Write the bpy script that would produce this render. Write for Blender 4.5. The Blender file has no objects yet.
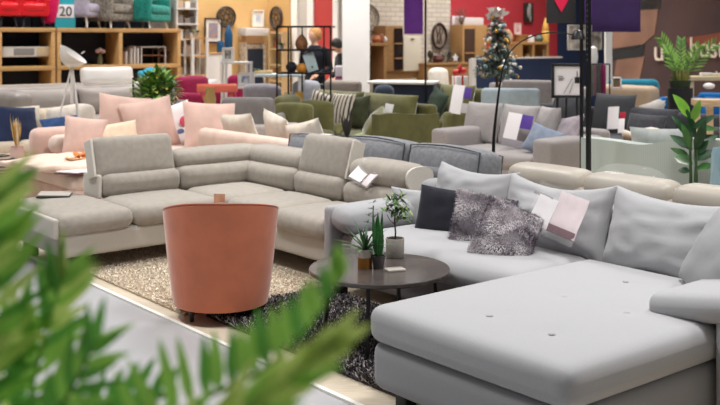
import bpy, math, random
from mathutils import Vector, Matrix, noise
R = math.radians
PI = math.pi
rnd = random.Random(7)
COL = bpy.context.scene.collection
# ------------------------------------------------------------------ camera numbers
EYE = 1.63          # eye height in metres
F = 1000.0          # focal length in pixels of the 720 px wide frame
HZ = 38.0           # row of the horizon (lens is shifted, verticals stay vertical)
def at(px, py, D):
    return Vector(((px-360)/F*D, D, EYE-(py-HZ)/F*D))
def zat(py, D): return EYE-(py-HZ)/F*D
def S(px, D): return px*D/F
# the shop floor is laid out on a grid turned 51 degrees: U runs to the right and nearer, V to the right and farther
A0 = Vector((.109, 4.375, 0)); GR = R(-51)
U = Vector((math.cos(GR), math.sin(GR), 0)); V = Vector((-math.sin(GR), math.cos(GR), 0))
def uv(u, v, z=0): return A0 + U*u + V*v + Vector((0, 0, z))
def v_at(px, u):
    k = (px-360)/F; p = A0+U*u
    return (k*p.y-p.x)/(V.x-k*V.y)
def u_at(px, v):
    k = (px-360)/F; p = A0+V*v
    return (k*p.y-p.x)/(U.x-k*U.y)
FACE_V = R(-51)     # front looks to -V (left and nearer)
FACE_U = R(39)      # front looks to +U (right and nearer)
BACK_V = R(129)     # front looks to +V (away)
BACK_U = R(219)     # front looks to -U (away, left)
def onU(u, px0, px1, py0, py1):
    "a frame on a plane u = const: bottom centre, turn, width, height"
    v0, v1 = v_at(px0, u), v_at(px1, u); c = uv(u, (v0+v1)/2)
    z0, z1 = zat(py1, c.y), zat(py0, c.y)
    return c+Vector((0, 0, z0)), FACE_U, abs(v1-v0), z1-z0
def onV(v, px0, px1, py0, py1):
    u0, u1 = u_at(px0, v), u_at(px1, v); c = uv((u0+u1)/2, v)
    z0, z1 = zat(py1, c.y), zat(py0, c.y)
    return c+Vector((0, 0, z0)), FACE_V, abs(u1-u0), z1-z0
# ------------------------------------------------------------------ materials
def lin(c):
    if isinstance(c, str):
        c = [int(c[i:i+2], 16)/255 for i in (0, 2, 4)]
    return tuple(x/12.92 if x <= .04045 else ((x+.055)/1.055)**2.4 for x in c)
MATS = {}
def mat(name, col, rough=.6, metal=0, bump=0, scale=120, var=.08, vscale=None, sheen=0, trans=0, emit=0, spec=.5, alpha=1, col2=None, stretch=None, detail=3):
    if name in MATS: return MATS[name]
    m = bpy.data.materials.new(name); m.use_nodes = True
    n = m.node_tree.nodes; L = m.node_tree.links; b = n['Principled BSDF']
    c = lin(col)
    b.inputs['Base Color'].default_value = (*c, 1)
    b.inputs['Roughness'].default_value = rough
    b.inputs['Metallic'].default_value = metal
    b.inputs['Specular IOR Level'].default_value = spec
    if sheen:
        b.inputs['Sheen Weight'].default_value = sheen
        b.inputs['Sheen Roughness'].default_value = .4
    if trans: b.inputs['Transmission Weight'].default_value = trans
    if alpha < 1: b.inputs['Alpha'].default_value = alpha
    if emit:
        b.inputs['Emission Color'].default_value = (*c, 1); b.inputs['Emission Strength'].default_value = emit
    tc = n.new('ShaderNodeTexCoord'); src = tc.outputs['Object']
    if stretch:
        mp = n.new('ShaderNodeMapping'); mp.inputs['Scale'].default_value = stretch
        L.new(src, mp.inputs['Vector']); src = mp.outputs['Vector']
    if var or col2:
        t = n.new('ShaderNodeTexNoise'); t.inputs['Scale'].default_value = vscale or scale; t.inputs['Detail'].default_value = detail
        L.new(src, t.inputs['Vector'])
        r = n.new('ShaderNodeValToRGB')
        d = lin(col2) if col2 else tuple(x*(1-var) for x in c)
        e = c if col2 else tuple(min(1, x*(1+var)) for x in c)
        r.color_ramp.elements[0].color = (*d, 1); r.color_ramp.elements[0].position = .36
        r.color_ramp.elements[1].color = (*e, 1); r.color_ramp.elements[1].position = .64
        L.new(t.outputs['Fac'], r.inputs['Fac']); L.new(r.outputs['Color'], b.inputs['Base Color'])
    if bump:
        t2 = n.new('ShaderNodeTexNoise'); t2.inputs['Scale'].default_value = scale; t2.inputs['Detail'].default_value = 4
        L.new(src, t2.inputs['Vector'])
        bp = n.new('ShaderNodeBump'); bp.inputs['Strength'].default_value = bump; bp.inputs['Distance'].default_value = .004
        L.new(t2.outputs['Fac'], bp.inputs['Height']); L.new(bp.outputs['Normal'], b.inputs['Normal'])
    MATS[name] = m
    return m
def fabric(name, col, var=.1, scale=160, sheen=.25, vscale=None, bump=.25):
    return mat(name, col, rough=.9, bump=bump, scale=scale, var=var, vscale=vscale or 14, sheen=sheen, spec=.15)
def wood(name, col, col2, rough=.5):
    return mat(name, col, rough=rough, bump=.1, scale=30, col2=col2, vscale=9, stretch=(1, 8, 14), spec=.3)
def brickmat(name, a, b, mortar, sc=2.0, rot=None, bump=.6):
    m = bpy.data.materials.new(name); m.use_nodes = True
    n = m.node_tree.nodes; L = m.node_tree.links; p = n['Principled BSDF']; p.inputs['Roughness'].default_value = .85
    tc = n.new('ShaderNodeTexCoord'); mp = n.new('ShaderNodeMapping')
    mp.inputs['Rotation'].default_value = rot or (R(90), 0, 0)
    t = n.new('ShaderNodeTexBrick'); t.inputs['Scale'].default_value = sc
    t.inputs['Color1'].default_value = (*lin(a), 1); t.inputs['Color2'].default_value = (*lin(b), 1); t.inputs['Mortar'].default_value = (*lin(mortar), 1)
    t.inputs['Mortar Size'].default_value = .025; t.inputs['Brick Width'].default_value = .6; t.inputs['Row Height'].default_value = .22
    bp = n.new('ShaderNodeBump'); bp.inputs['Strength'].default_value = bump; bp.inputs['Distance'].default_value = .01
    L.new(tc.outputs['Object'], mp.inputs['Vector']); L.new(mp.outputs['Vector'], t.inputs['Vector'])
    L.new(t.outputs['Color'], p.inputs['Base Color']); L.new(t.outputs['Fac'], bp.inputs['Height']); bp.invert = True
    L.new(bp.outputs['Normal'], p.inputs['Normal'])
    MATS[name] = m; return m
def stripes(name, a, b, scale=20, axis='X', width=.5, rough=.8):
    m = bpy.data.materials.new(name); m.use_nodes = True
    n = m.node_tree.nodes; L = m.node_tree.links; p = n['Principled BSDF']; p.inputs['Roughness'].default_value = rough
    tc = n.new('ShaderNodeTexCoord'); t = n.new('ShaderNodeTexWave'); t.bands_direction = axis; t.inputs['Scale'].default_value = scale
    r = n.new('ShaderNodeValToRGB'); r.color_ramp.elements[0].color = (*lin(a), 1); r.color_ramp.elements[1].color = (*lin(b), 1)
    r.color_ramp.elements[0].position = width-.06; r.color_ramp.elements[1].position = width+.06
    L.new(tc.outputs['Object'], t.inputs['Vector']); L.new(t.outputs['Fac'], r.inputs['Fac']); L.new(r.outputs['Color'], p.inputs['Base Color'])
    MATS[name] = m; return m
# ------------------------------------------------------------------ mesh pieces
class MB:
    def __init__(s): s.v = []; s.f = []; s.mi = []
    def add(s, vf, M=None, mi=0):
        o = len(s.v); vs, fs = vf
        s.v += [(M @ Vector(p)) if M is not None else Vector(p) for p in vs]
        s.f += [tuple(i+o for i in q) for q in fs]; s.mi += [mi]*len(fs)
        return s
    def build(s, name, mats, parent=None, smooth=40, loc=None, rz=0):
        me = bpy.data.meshes.new(name); me.from_pydata([tuple(p) for p in s.v], [], s.f)
        for m in (mats if isinstance(mats, (list, tuple)) else [mats]): me.materials.append(m)
        me.polygons.foreach_set('material_index', s.mi)
        me.validate(); me.update()
        if smooth:
            me.polygons.foreach_set('use_smooth', [True]*len(me.polygons)); me.set_sharp_from_angle(angle=R(smooth))
        o = bpy.data.objects.new(name, me); COL.objects.link(o)
        if parent: o.parent = parent
        if loc is not None: o.location = loc
        o.rotation_euler.z = rz
        return o
def T(x=0, y=0, z=0, rx=0, ry=0, rz=0, s=1):
    M = Matrix.Translation((x, y, z)) @ Matrix.Rotation(rz, 4, 'Z') @ Matrix.Rotation(ry, 4, 'Y') @ Matrix.Rotation(rx, 4, 'X')
    return M @ Matrix.Scale(s, 4) if s != 1 else M
def box(sx, sy, sz):
    a, b, c = sx/2, sy/2, sz/2
    v = [(-a,-b,-c),(a,-b,-c),(a,b,-c),(-a,b,-c),(-a,-b,c),(a,-b,c),(a,b,c),(-a,b,c)]
    return v, [(3,2,1,0),(4,5,6,7),(0,1,5,4),(1,2,6,5),(2,3,7,6),(3,0,4,7)]
def rbox(sx, sy, sz, r=.04, puff=(0, 0, 0), n=6, k=3, fn=None):
    "a rounded, puffed box centred on the origin"
    h = (sx/2, sy/2, sz/2); r = min(r, min(h)*.98)
    def ticks(a):
        e = [-a+r*(1-math.cos(PI/2*i/k)) for i in range(k)]
        mid = [(-a+r)+(2*a-2*r)*i/n for i in range(n+1)]
        return e+mid+[-x for x in reversed(e)]
    tk = [ticks(a) for a in h]; idx = {}; vs = []; fs = []
    def vid(p):
        key = (round(p[0], 6), round(p[1], 6), round(p[2], 6))
        if key in idx: return idx[key]
        q = [max(-(h[i]-r), min(h[i]-r, p[i])) for i in range(3)]
        d = Vector([p[i]-q[i] for i in range(3)]); L = d.length
        if L > 1e-9: d *= r/L
        w = [q[i]+d[i] for i in range(3)]
        t = [w[i]/h[i] for i in range(3)]
        o = list(w)
        for ax in range(3):
            if puff[ax]:
                b, c = [i for i in range(3) if i != ax]
                o[ax] += puff[ax]*t[ax]*(1-min(1, t[b]**2))*(1-min(1, t[c]**2))
        if fn: o = fn(o)
        vs.append(tuple(o)); idx[key] = len(vs)-1
        return idx[key]
    for ax in range(3):
        b, c = (ax+1) % 3, (ax+2) % 3
        for sgn in (-1, 1):
            for i in range(len(tk[b])-1):
                for j in range(len(tk[c])-1):
                    q = []
                    for di, dj in ((0,0),(1,0),(1,1),(0,1)):
                        p = [0,0,0]; p[ax] = sgn*h[ax]; p[b] = tk[b][i+di]; p[c] = tk[c][j+dj]; q.append(vid(p))
                    if len(set(q)) < 4: continue
                    fs.append(tuple(q) if sgn > 0 else tuple(reversed(q)))
    return vs, fs
def pillow(w, h, t, n=14, pinch=.10, seed=0, wr=.012, sag=0):
    "a cushion standing in XZ, thickness along Y, its middle at the origin"
    vs = []; fs = []; g = []
    for side in (-1, 1):
        a = []
        for i in range(n+1):
            row = []
            for j in range(n+1):
                x = -1+2*i/n; z = -1+2*j/n
                x = math.sin(x*PI/2)*.5+x*.5; z = math.sin(z*PI/2)*.5+z*.5
                e = max(0, (1-x*x)*(1-z*z))
                th = t/2*e**.42
                X = x*w/2*(1-pinch*(1-z*z)*.8); Z = z*h/2*(1-pinch*(1-x*x)*.8)
                nz = noise.noise(Vector((x*2.3+seed*3.1, z*2.3, side*2+seed)))
                nz2 = noise.noise(Vector((x*5+seed*7, z*5, side*5+seed)))
                y = side*(th+(nz*1.3+nz2*.6)*wr*e**.3)
                Z -= sag*(1-x*x)*(z+1)/2
                if abs(x) == 1 or abs(z) == 1:
                    key = (i, j)
                    if side == 1: row.append(g[i][j]); continue
                vs.append((X, y, Z)); row.append(len(vs)-1)
            a.append(row)
        if side == -1: g = a
        for i in range(n):
            for j in range(n):
                q = (a[i][j], a[i+1][j], a[i+1][j+1], a[i][j+1])
                fs.append(q if side == -1 else tuple(reversed(q)))
    return vs, fs
def lathe(prof, seg=24):
    vs = []; fs = []
    for r, z in prof:
        for k in range(seg):
            a = 2*PI*k/seg; vs.append((r*math.cos(a), r*math.sin(a), z))
    for i in range(len(prof)-1):
        for k in range(seg):
            k2 = (k+1) % seg
            fs.append((i*seg+k, i*seg+k2, (i+1)*seg+k2, (i+1)*seg+k))
    if prof[0][0] > 1e-4: fs.append(tuple(reversed(range(seg))))
    if prof[-1][0] > 1e-4: fs.append(tuple((len(prof)-1)*seg+k for k in range(seg)))
    return vs, fs
def tube(pts, r, seg=8, cap=True):
    pts = [Vector(p) for p in pts]; n = len(pts)
    rr = r if isinstance(r, (list, tuple)) else [r]*n
    vs = []; fs = []; prev = None
    for i, p in enumerate(pts):
        d = (pts[min(i+1, n-1)]-pts[max(i-1, 0)]).normalized()
        if prev is None:
            a = d.orthogonal().normalized()
        else:
            a = (prev-d*prev.dot(d)).normalized()
        prev = a; b = d.cross(a)
        for k in range(seg):
            t = 2*PI*k/seg; vs.append(tuple(p+(a*math.cos(t)+b*math.sin(t))*rr[i]))
    for i in range(n-1):
        for k in range(seg):
            k2 = (k+1) % seg; fs.append((i*seg+k, i*seg+k2, (i+1)*seg+k2, (i+1)*seg+k))
    if cap:
        fs.append(tuple(reversed(range(seg)))); fs.append(tuple((n-1)*seg+k for k in range(seg)))
    return vs, fs
def bar(a, b, w, d=None):
    a, b = Vector(a), Vector(b); L = (b-a).length; d = d or w
    M = Matrix.Translation((a+b)/2) @ (b-a).to_track_quat('Z', 'Y').to_matrix().to_4x4()
    v, f = box(w, d, L)
    return [tuple(M @ Vector(p)) for p in v], f
def prism(out, t):
    "outline in XZ, thickness t along Y (0..t)"
    n = len(out); vs = [(x, 0, z) for x, z in out]+[(x, t, z) for x, z in out]
    return vs, [tuple(range(n)), tuple(reversed(range(n, 2*n)))]+[(i, i+n, (i+1) % n+n, (i+1) % n) for i in range(n)]
def ball(r, seg=16, sx=1, sy=1, sz=1, rings=10):
    return [(x*sx, y*sy, z*sz) for x, y, z in lathe([(max(1e-5, r*math.sin(PI*i/rings)), -r*math.cos(PI*i/rings)) for i in range(rings+1)], seg)[0]], lathe([(max(1e-5, math.sin(PI*i/rings)), 0) for i in range(rings+1)], seg)[1]
def blade(base, direc, up, L, w, bend=.2, n=5, fold=.15, tipw=.0, mid=.4):
    "a leaf blade: base point, direction, face normal hint, bends away from up"
    base = Vector(base); d = Vector(direc).normalized(); s = d.cross(Vector(up))
    if s.length < 1e-4: s = d.orthogonal()
    s.normalize(); nrm = s.cross(d).normalized()
    vs = []; fs = []
    for i in range(n+1):
        t = i/n
        p = base+d*(L*t)-nrm*(bend*L*t*t)
        ww = w*(math.sin(PI*min(1, t/mid)/2) if t < mid else math.cos(PI/2*(t-mid)/(1-mid))**.8)/2 if 0 < t < 1 else w*.12*(1-t)+tipw
        vs += [tuple(p-s*ww+nrm*ww*fold), tuple(p), tuple(p+s*ww+nrm*ww*fold)]
    for i in range(n):
        a = i*3; fs += [(a, a+1, a+4, a+3), (a+1, a+2, a+5, a+4)]
    return vs, fs
# ------------------------------------------------------------------ things
USED = set()
def tag(o, label, cat, group=None, kind=None):
    o['label'] = label; o['category'] = cat
    if group: o['group'] = group
    if kind: o['kind'] = kind
    return o
def thing(name, label, cat, loc=(0, 0, 0), rz=0, group=None, kind=None):
    o = bpy.data.objects.new(name, None); COL.objects.link(o); o.empty_display_size = .1
    o.location = loc; o.rotation_euler.z = rz
    return tag(o, label, cat, group, kind)
def part(name, m, parent, *pieces, smooth=40, label=None):
    b = MB()
    for p in pieces:
        if isinstance(p, tuple) and len(p) == 2 and isinstance(p[1], Matrix): b.add(p[0], p[1])
        else: b.add(p)
    o = b.build(name, m, parent, smooth)
    if label: o['label'] = label
    return o
def single(name, label, cat, m, loc, rz, *pieces, group=None, smooth=40, kind=None):
    o = part(name, m, None, *pieces, smooth=smooth); o.location = loc; o.rotation_euler.z = rz
    return tag(o, label, cat, group, kind)
def struct(o): o['kind'] = 'structure'; return o
def copy_tree(o, parent=None):
    c = o.copy(); COL.objects.link(c)
    if parent is not None: c.parent = parent
    for ch in [x for x in CHILDREN(o)]: copy_tree(ch, c)
    return c
def CHILDREN(o): return [x for x in bpy.data.objects if x.parent == o]
def text_mesh(txt, size, depth, shear=0):
    cu = bpy.data.curves.new('t', 'FONT'); cu.body = txt; cu.size = size; cu.extrude = depth; cu.align_x = 'CENTER'; cu.shear = shear
    ob = bpy.data.objects.new('t', cu); COL.objects.link(ob)
    dg = bpy.context.evaluated_depsgraph_get(); me = bpy.data.meshes.new_from_object(ob.evaluated_get(dg))
    v = [(p.co.x, -p.co.z, p.co.y) for p in me.vertices]; f = [tuple(p.vertices) for p in me.polygons]
    bpy.data.objects.remove(ob); bpy.data.curves.remove(cu); bpy.data.meshes.remove(me)
    return v, f
# ------------------------------------------------------------------ camera, light
sc = bpy.context.scene
cam = bpy.data.cameras.new('camera'); co = bpy.data.objects.new('camera', cam); COL.objects.link(co)
co.location = (0, 0, EYE); co.rotation_euler = (R(90), 0, 0)
cam.sensor_width = 36; cam.lens = F/720*36; cam.shift_y = -(202.5-HZ)/720; cam.clip_end = 200
cam.dof.use_dof = True; cam.dof.focus_distance = 5.3; cam.dof.aperture_fstop = 3.5
sc.camera = co
sc.view_settings.view_transform = 'Standard'; sc.view_settings.look = 'None'; sc.view_settings.exposure = -.3; sc.view_settings.gamma = 1
w = bpy.data.worlds.new('hall_light'); sc.world = w; w.use_nodes = True
n = w.node_tree.nodes; L = w.node_tree.links
tc = n.new('ShaderNodeTexCoord'); sp = n.new('ShaderNodeSeparateXYZ'); rp = n.new('ShaderNodeValToRGB')
rp.color_ramp.elements[0].position = 0; rp.color_ramp.elements[0].color = (.16, .158, .17, 1)
rp.color_ramp.elements[1].position = .8; rp.color_ramp.elements[1].color = (1.0, .985, .96, 1)
L.new(tc.outputs['Generated'], sp.inputs[0]); L.new(sp.outputs['Z'], rp.inputs['Fac']); L.new(rp.outputs['Color'], n['Background'].inputs['Color'])
n['Background'].inputs['Strength'].default_value = .42
def lamp(x, y, z, size, power, col=(1, .98, .95)):
    l = bpy.data.lights.new('ceiling_or_fill_lamp', 'AREA'); l.shape = 'DISK'; l.size = size; l.energy = power; l.color = col; l.spread = R(125)
    o = bpy.data.objects.new('ceiling_or_fill_lamp', l); COL.objects.link(o); o.location = (x, y, z)
for x, y in ((-2.5, 5), (1.5, 4.2), (4.5, 6.5), (-5, 10), (-.5, 9), (3.5, 11), (-6, 15), (-1, 15), (3, 16), (8, 15), (-2, 20), (4, 21)):
    lamp(x, y, 5.2, 1.2, 120 if y < 8.5 else 148)
for x, y in ((.6, 19.8), (2.2, 21.2), (4.2, 22.6), (-2.6, 18.3), (-4.2, 17.2), (0, 15.2)):
    lamp(x, y, 4.4, .8, 34)  # unseen fill lamps, added to brighten the back walls and pillar
# ------------------------------------------------------------------ floor
mf = [mat('aisle_tile', 'adadb0', rough=.32, var=.02, vscale=3), wood('display_boards', 'cfc3b1', 'c3b5a0', .45)]
b = MB()
e = -.06
def quad(u0, u1, v0, v1, mi):
    b.add(([uv(u0, v0), uv(u1, v0), uv(u1, v1), uv(u0, v1)], [(0, 1, 2, 3)]), None, mi)
quad(-40, 16, -12, e, 0); quad(-40, 16, e, 40, 1)
struct(b.build('floor', mf, None, 0))
tr = MB(); tr.add(box(24, .025, .012)); struct(tr.build('trim_1', mat('white_edge', 'f3f0ea', .4, var=0), None, 0, uv(-8, e, .006), GR))
# ------------------------------------------------------------------ rugs
def rug(name, label, m, u0, u1, v0, v1, pile, tuft, n, h0, seed):
    r = random.Random(seed); b = MB()
    w, d = u1-u0, v1-v0
    b.add(rbox(w, d, .014, .006, n=2), T(0, 0, .007))
    o = tag(b.build(name, m[0], None, loc=uv((u0+u1)/2, (v0+v1)/2), rz=GR), label, 'rug')
    p = MB()
    for i in range(n):
        x = r.uniform(-w/2, w/2); y = r.uniform(-d/2, d/2); a = r.uniform(0, 2*PI); k = pile*r.uniform(.6, 1.2); q = tuft*r.uniform(.6, 1.3)
        lx, ly = r.gauss(0, pile*.55), r.gauss(0, pile*.55); dx, dy = math.cos(a)*q, math.sin(a)*q
        p.add(([(x-dx, y-dy, h0), (x+dx, y+dy, h0), (x+lx+dx*.55, y+ly+dy*.55, h0+k), (x+lx-dx*.55, y+ly-dy*.55, h0+k)], [(0, 1, 2, 3)]), None, r.choice((0, 0, 1)))
    q = p.build('pile', [m[1], m[2]], o, 0); q['kind'] = 'stuff'
    return o
rug('shaggy_rug', 'dark grey and white shaggy rug under the round coffee table',
    (mat('rug_dark_back', '4a4548', .95, var=.1), mat('pile_dark', '3e3a3e', .95, var=.3, vscale=25), mat('pile_pale', 'a9a0a0', .95, var=.2, vscale=25)),
    -1.78, -.03, .14, 1.0, .034, .007, 30000, .012, 3)
rug('looped_rug', 'light beige looped rug in front of the taupe corner sofa',
    (mat('rug_beige_back', 'bfae97', .95, var=.1), mat('pile_beige', 'ece2d3', .95, var=.15, vscale=40), mat('pile_tan', 'd3c6b2', .95, var=.2, vscale=40)),
    -3.75, -1.88, .05, 1.16, .012, .007, 24000, .012, 4)
# ------------------------------------------------------------------ the light grey sofa with the chaise (A)
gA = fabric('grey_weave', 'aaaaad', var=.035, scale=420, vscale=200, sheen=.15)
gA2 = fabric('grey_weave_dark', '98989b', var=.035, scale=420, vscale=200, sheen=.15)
blk = mat('black_plastic', '17171a', .45, var=0)
A = thing('chaise_sofa', 'light grey fabric corner sofa with buttoned chaise behind the round coffee table', 'sofa', uv(0, 0), GR)
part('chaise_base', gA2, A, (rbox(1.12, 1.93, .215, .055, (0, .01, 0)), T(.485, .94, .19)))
DIM = [(x, y) for x in (.37, .71) for y in (.27, .76, 1.22)]
def dimple(p):
    x, y, z = p
    if z > 0:
        for a, c in DIM:
            d2 = (x+.485-a)**2+(y+.735-c)**2
            z -= .007*math.exp(-d2/.004)+.010*math.exp(-d2/.016)
    return [x, y, z]
ch = part('chaise_cushion', gA, A, (rbox(1.14, 1.55, .165, .06, (.008, .008, .012), n=44, fn=dimple), T(.485, .735, .372)))
for a, c in DIM: part('button', gA, ch, (ball(.015, 12, 1, 1, .35, 6), T(a, c, .4485)))
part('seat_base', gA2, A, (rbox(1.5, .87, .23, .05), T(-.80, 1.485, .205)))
part('seat_cushion', gA, A, (rbox(1.42, .64, .17, .08, (0, .03, .02), n=10), T(-.80, 1.29, .35)))
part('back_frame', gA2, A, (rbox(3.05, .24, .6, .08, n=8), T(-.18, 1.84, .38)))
# left arm: thin outer wall, a rolled top, hollow under it
arm = [(-1.72, .1), (-1.72, .5), (-1.70, .56), (-1.65, .585), (-1.56, .575), (-1.50, .53), (-1.475, .47), (-1.50, .42), (-1.56, .38), (-1.60, .32), (-1.56, .24), (-1.49, .16), (-1.46, .1)]
la = part('arm', gA, A, (rbox(.07, 1.0, .48, .034, (0, 0, 0)), T(-1.69, 1.45, .335)), (rbox(.235, .99, .17, .083, (0, .01, .01), n=8), T(-1.585, 1.46, .495, ry=R(10))), (rbox(.2, .9, .3, .05), T(-1.58, 1.49, .25)))
part('arm', gA, A, (rbox(.66, 1.12, .125, .055, (0, .01, .012), n=10), T(1.08, 1.385, .525, ry=R(-10))), (rbox(.32, 1.1, .46, .05, n=6), T(1.225, 1.39, .31)))
for x, y in ((.06, .07), (.98, .07), (.06, 1.85), (-1.6, 1.0), (-1.6, 1.85), (1.3, .9), (1.3, 1.85)):
    part('foot', blk, A, (rbox(.07, .07, .09, .01, n=1), T(x, y, .047)))
for i, (x, w, h, y, z, yaw, tl, t, sg) in enumerate(((-1.13, .72, .45, 1.69, .60, -2, 15, .22, .03), (-.43, .76, .45, 1.65, .605, 2, 18, .24, .05), (.36, .82, .46, 1.62, .605, -3, 18, .25, .03))):
    part('back_cushion', gA, A, (pillow(w, h, t, 26, .09, seed=i+1, wr=.021, sag=sg), T(x, y, z, rx=R(-tl), rz=R(yaw))))
part('bolster_cushion', gA2, A, (pillow(.46, .42, .18, 16, .09, seed=9, wr=.012), T(.80, 1.33, .60, rx=R(-26), ry=R(14), rz=R(-38))))
# ------------------------------------------------------------------ cushions and papers on it
def cushion(name, label, m, loc, rz, w, h, t, tilt, roll=0, seed=0, group=None, pinch=.1, wr=.012, n=14):
    o = single(name, label, 'cushion', m, loc, rz, (pillow(w, h, t, n, pinch, seed, wr), T(0, 0, 0, rx=R(-tilt), ry=R(roll))), group=group)
    return o
cushion('scatter_cushion', 'pale grey square cushion against the left arm of the chaise sofa', gA, uv(u_at(414, 1.55), 1.55, .515), GR+R(34), .34, .26, .14, 14, 3, 21)
cushion('scatter_cushion', 'plain black cushion with flat edge beside the furry cushions', fabric('black_cloth', '2a2b33', .1, 300), uv(u_at(443, 1.46), 1.46, .545), GR+R(20), .36, .31, .11, 14, 4, 22, pinch=.05)
def furry(label, loc, rz, w, h, tilt, roll, seed):
    o = tag(part('fur_cushion', mat('fur_base', '90888f', .95, var=.35, vscale=9), None, (pillow(w, h, .15, 14, .06, seed), T(0, 0, 0, rx=R(-tilt), ry=R(roll)))), label, 'cushion')
    o.location = loc; o.rotation_euler.z = rz
    r = random.Random(seed); p = MB(); vs, fs = pillow(w, h, .15, 14, .06, seed); M = T(0, 0, 0, rx=R(-tilt), ry=R(roll))
    for f in fs:
        a = [Vector(vs[i]) for i in f]; nr = (a[1]-a[0]).cross(a[2]-a[0])
        if nr.length < 1e-9: continue
        nr.normalize()
        if nr.y > .3: continue
        for k in range(26):
            s, t = r.random(), r.random(); q = a[0]*(1-s)*(1-t)+a[1]*s*(1-t)+a[2]*s*t+a[3]*(1-s)*t
            cl = noise.noise(q*9+Vector((seed, 0, 0)))
            d = (nr*.7+Vector((noise.noise(q*12+Vector((5, 0, seed)))*1.6, 0, noise.noise(q*12+Vector((0, 9, seed)))*1.6-.25))+Vector((r.gauss(0, .25), 0, r.gauss(0, .25)))).normalized()
            sd = d.cross(nr)
            if sd.length < 1e-3: continue
            sd = sd.normalized()*.0022; L = r.uniform(.012, .022)
            mi = 1 if cl+r.gauss(0, .12) > .08 else (2 if cl+r.gauss(0, .1) < -.22 else 0)
            p.add(([q-sd, q+sd, q+d*L], [(0, 1, 2)]), M, mi)
    fu = p.build('fur', [mat('fur_mid', 'aba3aa', .9, var=.2), mat('fur_pale', 'd8d2d6', .9, var=.1), mat('fur_dark', '6f6771', .9, var=.2)], o, 0); fu['kind'] = 'stuff'
    return o
furry('mottled grey furry cushion standing upright right behind the tipped furry one', uv(u_at(482, 1.40), 1.40, .545), GR+R(34), .36, .35, 16, 9, 31)
furry('mottled grey furry cushion tipped on its corner in front of the other furry cushion', uv(u_at(507, 1.28), 1.28, .535), GR+R(36), .34, .35, 24, 20, 32)
def paper_set(name, label, cat, loc, rz, tilt, pieces, group=None):
    "pieces: (part, material, x, z, w, h, roll)"
    o = thing(name, label, cat, loc, rz, group)
    for i, (pn, m, x, z, w, h, ro) in enumerate(pieces):
        vs, fs = rbox(w, .002, h, .001, n=4, k=1, fn=lambda p: [p[0], p[1]-.02*((p[0]+x)/.15)**2+.006*math.sin((p[2]+z)*24), p[2]])
        part(pn, m, o, ((vs, fs), T(0, 0, 0, rx=R(-tilt)) @ T(x, -.003*i, z, ry=R(ro))))
    return o
paperw = mat('paper_white', 'f2edf0', .35, var=.02)
paperp = mat('paper_pinkish', 'e6d6db', .35, var=.04, vscale=20)
plum = mat('print_plum', '5f2438', .4, var=.05)
greyp = mat('print_grey', 'b9b4b8', .4, var=.05)
film = mat('clear_film', 'ffffff', .08, var=0, alpha=.07, spec=.8)
paper_set('price_sheet', 'white price sheet with plum band in a clear sleeve on the middle grey back cushion', 'price sheet', uv(u_at(563, 1.47), 1.47, .66), GR+R(2), 20,
    [('sheet', paperp, .04, .0, .21, .23, 10), ('band', plum, .02, -.095, .2, .045, 10), ('leaflet', paperw, -.12, .0, .12, .17, 12), ('leaflet_strip', greyp, -.14, .09, .12, .02, 12), ('sleeve', film, -.02, .0, .34, .28, 10)])
# ------------------------------------------------------------------ taupe corner sofa with adjustable headrests (B)
tB = fabric('taupe_velour', 'a19a91', var=.06, scale=200, vscale=22, sheen=.35)
tBl = fabric('taupe_weave', 'bdb7ae', var=.05, scale=300, vscale=120, sheen=.2)
pad = fabric('pad_pale', 'd3cdc4', var=.04, scale=300, vscale=120)
PU, PV = -3.79, 1.71
B = thing('corner_sofa', 'taupe velour corner sofa with raised headrests behind the orange chair', 'sofa', uv(PU, PV), GR)
def rb(x0, x1, y0, y1, z0, z1, r=.05, puff=(0, 0, 0), rx=0, ry=0, n=8):
    return rbox(x1-x0, y1-y0, z1-z0, r, puff, n), T((x0+x1)/2, (y0+y1)/2, (z0+z1)/2, rx=R(rx), ry=R(ry))
part('base', tBl, B, rb(-.33, .60, -1.86, .33, .13, .3, .03), rb(.5, 1.86, -.56, .33, .13, .3, .03))
for x0, x1, y0, y1 in ((-.30, .64, -1.9, -1.335), (.0, .64, -1.33, -.62), (.0, .64, -.615, .0), (.645, 1.25, -.62, .0), (1.255, 1.88, -.62, .0)):
    part('seat_cushion', tB, B, rb(x0, x1, y0, y1, .285, .435, .07, (.01, .01, .018)))
part('end_panel', tBl, B, rb(1.865, 1.93, -.6, .3, .14, .5, .03))
part('end_panel', tBl, B, rb(-.31, .62, -1.925, -1.885, .27, .41, .018))
part('backrest', tB, B, rb(-.3, .01, -1.3, -.615, .40, .60, .07, (.02, .0, .0), 0, 3))
part('backrest', tB, B, rb(-.3, .01, -.62, .25, .40, .60, .07, (.02, 0, 0), 0, 3))
part('backrest', tB, B, rb(-.1, .66, -.01, .3, .40, .60, .07, (0, .02, 0), 3, 0))
part('backrest', tB, B, rb(.655, 1.28, -.01, .3, .40, .60, .07, (0, .02, 0), 3, 0))
part('backrest', tB, B, rb(1.28, 1.9, -.01, .3, .40, .58, .07, (0, .02, 0), 3, 0))
# low head rolls
part('head_roll', tB, B, rb(-.33, -.06, -.615, .22, .55, .715, .08, (.01, 0, .01)))
part('head_roll', tB, B, rb(-.2, .655, .06, .33, .55, .715, .08, (0, .01, .01)))
hr = part('head_roll', tB, B, rb(1.29, 1.95, .03, .3, .555, .74, .088, (0, .01, .01)))
rr_ = [(.125*math.copysign(abs(math.cos(2*PI*i/32))**.75, math.cos(2*PI*i/32)), .083*math.copysign(abs(math.sin(2*PI*i/32))**.75, math.sin(2*PI*i/32))) for i in range(32)]
part('side_pad', pad, hr, (prism(rr_, .02), T(1.972, .165, .648, rz=R(90))))
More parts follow.
